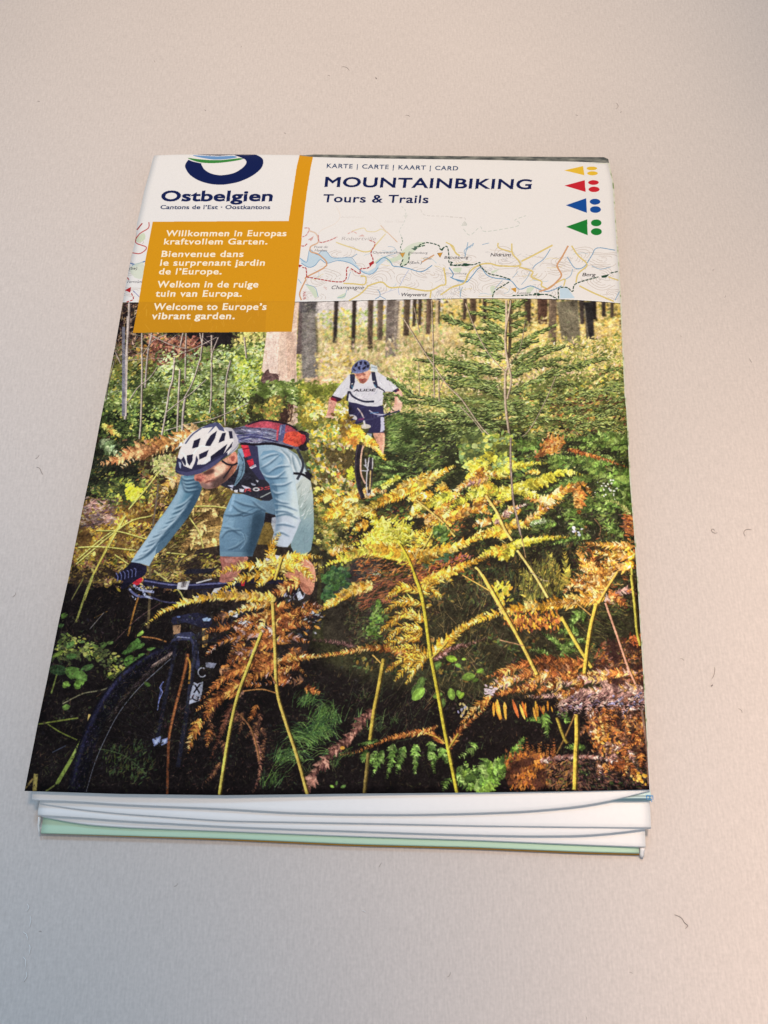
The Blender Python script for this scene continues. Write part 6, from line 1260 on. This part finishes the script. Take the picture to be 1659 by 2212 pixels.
# ---------------------------------------------------------------- the folded map
def S(*p): return [(x/KS, y/KS) for x, y in p]
left_edge = S((604,666),(592,709),(577,763),(563,830),(548,893),(543,951),(514,1081),(491,1209),(461,1383),(428,1551),(398,1700),(367,1865),(333,2021),(295,2206),(277,2300),(236,2481),(191,2707),(150,2901),(98,3164))
right_edge = S((2434,666),(2449,727),(2456,826),(2465,962),(2474,1079),(2481,1215),(2488,1368),(2499,1594),(2505,1636),(2519,1925),(2537,2142),(2556,2432),(2574,2721),(2592,3047),(2597,3130),(2598,3159))
top_edge = S((612,622),(625,621),(717,618),(982,618),(1199,620),(1259,624),(1513,629),(1905,634),(2297,641),(2429,646))
bot_edge = S((98,3164),(480,3176),(900,3181),(1400,3175),(1900,3170.5),(2325,3165),(2598,3159))
YT, YB = 339.0, 1708.0
root = bpy.data.objects.new('folded_map', None); C.collection.objects.link(root); root.location = tuple(back(700, 1000, 0)); root.empty_display_size = .02
root['label'] = 'folded mountain biking trail map lying on the pale table cloth'; root['category'] = 'folded map'
bpy.context.view_layer.update(); ROOT = np.array(root.location)
def zcov(s, t):
    """height of the cover: s across 0..1, t from the bottom edge 0 to the fold 1"""
    z = .0062 + .0009*math.sin(math.pi*s)*math.sin(math.pi*min(1, t*1.02)) + .0007*(1-s)*(1-t)
    z += .00035*math.sin(s*5+1)*math.exp(-t*3)
    return z
NX, NY = 72, 110
rows = []; uvs = []
for i in range(NY+1):
    u = i/NY
    # y of the row in the photograph, denser towards the fold
    f = u if u < .8 else u
    row = []; ur = []
    for j in range(NX+1):
        s = j/NX
        yb = np.interp(s*1, [ (p[0]-bot_edge[0][0])/(bot_edge[-1][0]-bot_edge[0][0]) for p in bot_edge], [p[1] for p in bot_edge])
        yt = np.interp(s*1, [ (p[0]-top_edge[0][0])/(top_edge[-1][0]-top_edge[0][0]) for p in top_edge], [p[1] for p in top_edge])
        # sinus spacing so that the roll at the top gets many rows
        w = math.sin(u*math.pi/2)**1.0 if False else 1-(1-u)**1.35
        y = yb+(yt-yb)*w
        yl = max(y, left_edge[0][1]); yr = max(y, right_edge[0][1])
        xl = lerp_poly(left_edge, yl); xr = lerp_poly(right_edge, yr)
        if y < left_edge[0][1]: xl = np.interp(y, [335.5, 345, left_edge[0][1]], [333.5, 329.5, left_edge[0][0]])
        if y < right_edge[0][1]: xr = np.interp(y, [348, right_edge[0][1]], [1311.5, right_edge[0][0]])
        x = xl+(xr-xl)*s
        z = zcov(s, w)
        r0 = 62+26*(1-s)                       # px before the edge where the paper starts to roll
        q = (yt+r0-y)/r0
        if q > 0: z -= .0030*(1-math.sqrt(max(0, 1-(q*.96)**2)))
        row.append(back(x, y, z)); uvp = M([(x, y)])[0]; ur.append((uvp[0]/CW, 1-uvp[1]/CH))
    rows.append(row); uvs.append(ur)
# the roll goes on over the far side and down to the table
last = np.array(rows[-1]); prev = np.array(rows[-2])
for k2, (dy, dz) in enumerate([(.0005, -.0009), (.0006, -.0018), (.0003, -.0026), (-.0004, -.0030)]):
    r = last.copy(); r[:, 1] += dy; r[:, 2] = np.maximum(r[:, 2]+dz, .0006); rows.append(list(r)); uvs.append([(a, bb+.002*(k2+1)) for a, bb in uvs[NY]])
P = np.array(rows)-ROOT; UV = np.array(uvs)
pm, n, l, b = mat('printed_cover', (1, 1, 1), .5, .05)
ti = n.new('ShaderNodeTexImage'); ti.image = img; ti.extension = 'EXTEND'; ti.interpolation = 'Linear'; l.new(ti.outputs[0], b.inputs['Base Color'])
tcx = n.new('ShaderNodeTexCoord'); no = n.new('ShaderNodeTexNoise'); no.inputs['Scale'].default_value = 45; no.inputs['Detail'].default_value = 2; l.new(tcx.outputs['Object'], no.inputs['Vector'])
bp = n.new('ShaderNodeBump'); bp.inputs['Strength'].default_value = .12; bp.inputs['Distance'].default_value = .0006; l.new(no.outputs[0], bp.inputs['Height']); l.new(bp.outputs[0], b.inputs['Normal'])
cover = grid_mesh('cover', P, pm, UV, root)
sd = cover.modifiers.new('paper', 'SOLIDIFY'); sd.thickness = .00016; sd.offset = -1 
wm = paper('white_paper', (.83, .81, .80))
cover.data.materials.append(wm); sd.material_offset = 1; sd.material_offset_rim = 1

def leaf_sheet(name, front, zf, m, back_y=1000, zb=None, lip=.0005, inset=(0, 0), rim=None, thick=.00014, xs_=None, lipz=None, yfar=None):
    """one folded leaf: front edge traced left to right, running back under the cover, with a rounded fold in front"""
    fr_ = np.array(front, float); N_ = 60
    sx = (fr_[:, 0]-fr_[0, 0])/(fr_[-1, 0]-fr_[0, 0]); out = []
    # smooth interpolation of the traced edge
    X = np.linspace(0, 1, N_+1); 
    yy = np.interp(X, sx, fr_[:, 1]); ker = np.array([1, 2, 3, 2, 1])/9; pad = np.r_[2*yy[0]-yy[2:0:-1], yy, 2*yy[-1]-yy[-2:-4:-1]]; yy = np.convolve(pad, ker, 'valid')
    xx = fr_[0, 0]+(fr_[-1, 0]-fr_[0, 0])*X
    zz = np.interp(X, np.linspace(0, 1, len(zf)), zf) if not np.isscalar(zf) else np.full(N_+1, zf)
    F = np.array([back(a, c, d) for a, c, d in zip(xx, yy, zz)])
    L0 = F[0]; R0 = F[-1]
    yl = yfar or 420
    zb = zz.mean() if zb is None else zb
    BL = back(lerp_poly(left_edge, max(yl, 365))+16+inset[0], yl, zb); BR = back(lerp_poly(right_edge, max(yl, 365))-8+inset[1], yl, zb)
    prof = []
    for a, d in [(.022, -2*lip), (.006, -2*lip), (.0012, -1.95*lip), (.0003, -1.6*lip), (0, -lip), (.0003, -.35*lip), (.0010, -.04*lip)]: prof.append((a, d))
    for a, d in prof: 
        r = F.copy(); r[:, 1] += a; r[:, 2] = np.maximum(r[:, 2]+d, .0002); out.append(r)
    Bk = np.array([BL+(BR-BL)*t for t in X])
    for t in np.linspace(.02, 1, 22):
        r = F.copy(); q = F+(Bk-F)*t; r[:, :2] = q[:, :2]; r[:, 2] = zz*(1-min(1, t*3))+zb*min(1, t*3); out.append(r)
    o = grid_mesh(name, np.array(out)-ROOT, m, parent=root)
    s_ = o.modifiers.new('paper', 'SOLIDIFY'); s_.thickness = thick; s_.offset = -1
    return o
gm = paper('green_print', srgb(186, 214, 188), .45)
om = paper('orange_print', srgb(206, 140, 20), .45)
# leaf edges seen below the cover, in full photograph px
E1 = S((126,3202),(313,3208),(480,3220),(900,3237),(1141,3252),(1400,3259),(1653,3260),(1900,3255),(2105,3247),(2325,3227),(2464,3201),(2602,3166))
E2 = S((159,3217),(313,3240),(480,3257),(900,3286),(1262,3292),(1533,3297),(1900,3305),(2325,3311),(2604,3313))
E3 = S((149,3263),(313,3272),(480,3285),(900,3308),(1141,3318),(1400,3326),(1653,3335),(1900,3342),(2105,3346),(2325,3345),(2464,3334),(2606,3315))
E4 = S((164,3268),(313,3298),(480,3311),(900,3327),(1400,3347),(1900,3363),(2325,3381),(2584,3391))
E5 = S((162,3335),(480,3344),(900,3356),(1400,3378),(1900,3391),(2325,3409),(2558,3415))
leaf_sheet('folded_leaf', E1, [.0057, .0052, .0052, .0052, .0058], wm, zb=.0054, lip=.00035)
leaf_sheet('folded_leaf', E2, [.0044, .0041, .0041, .0041, .0044], wm, zb=.0040, lip=.0003)
leaf_sheet('folded_leaf', E3, [.0038, .0034, .0033, .0034, .0038], wm, zb=.0034, lip=.00035)
leaf_sheet('folded_leaf', E4, [.0026, .0023, .0023, .0023, .0025], wm, zb=.0026, lip=.0003)
g_ = leaf_sheet('folded_leaf', E5, [.0015, .0015, .0015, .0015, .0015], gm, zb=.0017, lip=.0002); g_['label'] = 'leaf with pale green map print'
E6 = [(x, y+3.4*min(1, i*.45)) for i, (x, y) in enumerate(E5)]
o_ = leaf_sheet('back_cover', E6, [.0008, .0008, .0008, .0008, .0008], om, zb=.0008, lip=.0002); o_['label'] = 'orange back cover, only its thin edge showing'

# printed leaf that peeps out along the right side and as the dark far fold
mm_, n, l, b = mat('map_print', (.8, .8, .75), .5, .2)
tc = n.new('ShaderNodeTexCoord'); no = n.new('ShaderNodeTexNoise'); no.inputs['Scale'].default_value = 420; no.inputs['Detail'].default_value = 3; l.new(tc.outputs['Object'], no.inputs['Vector'])
cr = n.new('ShaderNodeValToRGB'); l.new(no.outputs[0], cr.inputs[0])
for p_, c_ in [(.0, (.10, .16, .07)), (.36, (.30, .38, .18)), (.44, (.66, .68, .5)), (.58, (.74, .73, .64)), (.72, (.62, .50, .30))]:
    e = cr.color_ramp.elements[0] if p_ == 0 else cr.color_ramp.elements.new(p_); e.position = p_; e.color = (*c_, 1)
cr.color_ramp.elements[-1].color = (.62, .6, .5, 1); l.new(cr.outputs[0], b.inputs['Base Color'])
rws = []
for y in np.linspace(1690, 352, 60):
    z = .0046; xr = lerp_poly(right_edge, y)+2.6*min(1, (1700-y)/120)+.5*math.sin(y*.05); xl = lerp_poly(left_edge, max(y, 362))+14
    rws.append([back(xl+(xr-xl)*s, y, z) for s in np.linspace(0, 1, 12)])
o_ = grid_mesh('folded_leaf', np.array(rws)-ROOT, mm_, parent=root); o_.modifiers.new('paper', 'SOLIDIFY').thickness = .00014; o_['label'] = 'leaf with coloured map print, seen as a sliver along the right edge'
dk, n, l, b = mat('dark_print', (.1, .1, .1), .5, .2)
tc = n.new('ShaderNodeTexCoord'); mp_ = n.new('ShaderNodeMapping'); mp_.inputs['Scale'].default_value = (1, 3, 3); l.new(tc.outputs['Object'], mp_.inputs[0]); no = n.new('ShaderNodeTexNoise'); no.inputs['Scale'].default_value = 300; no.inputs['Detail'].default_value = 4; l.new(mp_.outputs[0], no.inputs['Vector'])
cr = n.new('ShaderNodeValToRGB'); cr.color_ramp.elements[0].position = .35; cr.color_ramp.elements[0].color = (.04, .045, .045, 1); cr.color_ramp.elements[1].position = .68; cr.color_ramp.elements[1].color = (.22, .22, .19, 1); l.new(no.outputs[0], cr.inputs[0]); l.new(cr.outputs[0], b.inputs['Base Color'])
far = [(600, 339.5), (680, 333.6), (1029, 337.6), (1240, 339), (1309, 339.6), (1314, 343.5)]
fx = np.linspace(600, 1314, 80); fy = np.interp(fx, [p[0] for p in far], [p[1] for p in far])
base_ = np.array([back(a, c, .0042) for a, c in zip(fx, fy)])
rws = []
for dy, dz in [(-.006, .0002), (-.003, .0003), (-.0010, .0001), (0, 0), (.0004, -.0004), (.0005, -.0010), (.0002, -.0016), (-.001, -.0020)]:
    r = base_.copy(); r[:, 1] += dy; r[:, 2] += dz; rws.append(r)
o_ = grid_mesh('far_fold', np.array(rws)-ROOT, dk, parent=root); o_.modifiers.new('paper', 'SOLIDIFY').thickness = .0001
# pale blue printed leaf between the folds at the right corner, with its blue letters
am = paper('aqua_print', srgb(200, 222, 220), .45)
Ea = S((2380,3204),(2450,3204),(2530,3204),(2607,3204))
a_ = leaf_sheet('folded_leaf', Ea, [.0052]*4, am, zb=.0050, lip=.00015, yfar=1600); a_['label'] = 'leaf with pale blue map print and blue letters at the corner'
lm = paper('blue_ink', srgb(80, 140, 190), .5)
def letters(txt, x, y, size, rotz, z, parent, name='printed_letters'):
    cu = bpy.data.curves.new('t', 'FONT'); cu.body = txt; cu.size = size; cu.resolution_u = 2; ob = bpy.data.objects.new('t', cu); C.collection.objects.link(ob)
    me = bpy.data.meshes.new_from_object(ob.evaluated_get(bpy.context.evaluated_depsgraph_get())); bpy.data.objects.remove(ob)
    me.materials.clear(); me.materials.append(lm); o = bpy.data.objects.new(name, me); C.collection.objects.link(o); o.parent = parent
    o.location = back(x, y, z)-ROOT; o.rotation_euler = (0, 0, rotz)
letters('E', 2584/KS, 3176/KS, .0022, math.radians(-94), .00535, a_)
letters('r', 2591/KS, 3192/KS, .0020, math.radians(-94), .00535, a_)
# small white curls at the ends of the lowest leaf
def curl(pts, z0, z1):
    p = np.array([back(x/KS, y/KS, z) for (x, y), z in zip(pts, np.linspace(z0, z1, len(pts)))]); q = np.array([back((x+dx)/KS, y/KS, z) for (x, y, dx), z in zip([(a, c, d) for (a, c), d in zip(pts, CW_)], np.linspace(z0, z1, len(pts)))])
    mid = (p+q)/2; mid[:, 2] += .00035
    o = grid_mesh('paper_curl', np.array([p, mid, q])-ROOT, wm, parent=root); o.modifiers.new('paper', 'SOLIDIFY').thickness = .0001
CW_ = [12, 11, 9, 8, 8]; curl([(152, 3268), (151, 3285), (150, 3300), (152, 3320), (155, 3336)], .0024, .0012)
CW_ = [20, 20, 18, 16, 12]; curl([(2560, 3393), (2560, 3404), (2559, 3414), (2560, 3423), (2563, 3430)], .0018, .0008)

# ---------------------------------------------------------------- lint on the table
def tube(name, pts, r, m):
    pts = smooth(np.array(pts, float), 5, False) if len(pts) > 2 else np.array(pts, float)
    d = np.gradient(pts, axis=0); d /= np.maximum(np.linalg.norm(d, axis=1), 1e-9)[:, None]; side = np.cross(d, [0, 0, 1.]); up = np.cross(side, d)
    t = np.linspace(0, 2*math.pi, 6)[:-1]; n_ = len(pts); w = r*(1-.6*np.abs(np.linspace(-1, 1, n_))**3)
    v = np.array([pts[i]+w[i]*(math.cos(a)*side[i]+math.sin(a)*up[i]) for i in range(n_) for a in t]); f = [(i*5+j, i*5+(j+1) % 5, (i+1)*5+(j+1) % 5, (i+1)*5+j) for i in range(n_-1) for j in range(5)]
    o0 = v.mean(0)*[1, 1, 0]; me = bpy.data.meshes.new(name); me.from_pydata((v-o0).tolist(), [], f); me.materials.append(m); me.polygons.foreach_set('use_smooth', [True]*len(f)); me.update()
    o = bpy.data.objects.new(name, me); o.location = o0; C.collection.objects.link(o); return o
fm = paper('lint_brown', (.27, .235, .22), .9); fw = paper('lint_white', (.74, .72, .70), .9)
rf = random.Random(5)
def fibre(x, y, ln, m=None, curl_=.5, label=None, r=.00007, ang=None):
    c = back(x/KS, y/KS, 0); a = rf.uniform(0, 3.1) if ang is None else ang; p = c.copy(); pts = []; st = ln/5
    for i in range(6):
        pts.append(p+[0, 0, r*.9+.00006*math.sin(i)**2]); p = p+[math.cos(a)*st, math.sin(a)*st, 0]; a += rf.uniform(-.2, 1)*curl_
    o = tube('lint_fibre', pts, r, m or fm); o['category'] = 'lint'
    o['label'] = label or 'tiny dark lint fibre lying loose on the pale table cloth'
    if not label: o['group'] = 'dark lint fibres on the table'
    return o
for x, y, ln in [(2736,2644,.0011),(2968,2852,.0012),(3006,1452,.0013),(141,1836,.0013),(51,2388,.0012),(1398,283,.0030),(963,190,.0006),(824,444,.0006),(1144,537,.0008),(2311,463,.0007),(2463,435,.0024),(1640,467,.0014),(696,3546,.0010),(1515,3470,.0010),
    (1787,3909,.0012),(2531,3894,.0007),(167,3728,.0006),(2724,1350,.0006),(2858,1080,.0007),(2897,1190,.0008),(2480,850-400,.0006),(1320,305,.0008),(160,408,.0008),(620,250,.0008),(2345,4078,.0006)]: fibre(x, y, ln*1.1, r=.00004)
fibre(2859, 2124, .0030, curl_=1.6, label='small looped dark fibre right of the map, upper one of two curls', r=.00006)
fibre(3007, 2120, .0034, curl_=.9, label='hooked dark fibre at the right margin level with the small loop', r=.00006)
fibre(2846, 2717, .0030, curl_=.3, label='longest thin dark fibre right of the map, slanting upward', r=.00006, ang=.9)
fibre(173, 1900, .0030, curl_=.9, label='curved grey fibre on the cloth left of the map cover', r=.00006)
fibre(1507, 317, .0008, curl_=2, label='dark crumb of lint on the cloth above the middle of the map', r=.00010)
fibre(2843, 2745, .0006, curl_=2, label='dark round crumb just below the slanting fibre right of the map', r=.00014)
fibre(2740, 3715, .0042, curl_=1.9, label='brown curled hair on the cloth below the lower right corner', r=.00008)
fibre(1465, 3650, .0010, m=fw, curl_=.4, label='short white fibre on the cloth below the middle of the map', r=.00008)
# pulled threads of the cloth at the lower left
for k, (x, y, ln, a) in enumerate([(108, 3625, .0016, 1.0), (118, 3690, .0022, 1.4), (112, 3740, .0020, 1.8), (116, 3800, .0020, 1.3), (104, 3850, .0022, 1.7), (95, 3905, .0018, .9)]):
    o = fibre(x, y+20, ln, m=fw, curl_=.5, label=None, r=.00011, ang=a); o.name = 'pulled_thread'; o['label'] = 'short pale pulled thread in the snag line at lower left'; o['group'] = 'pulled threads of the snag'; o['category'] = 'thread'
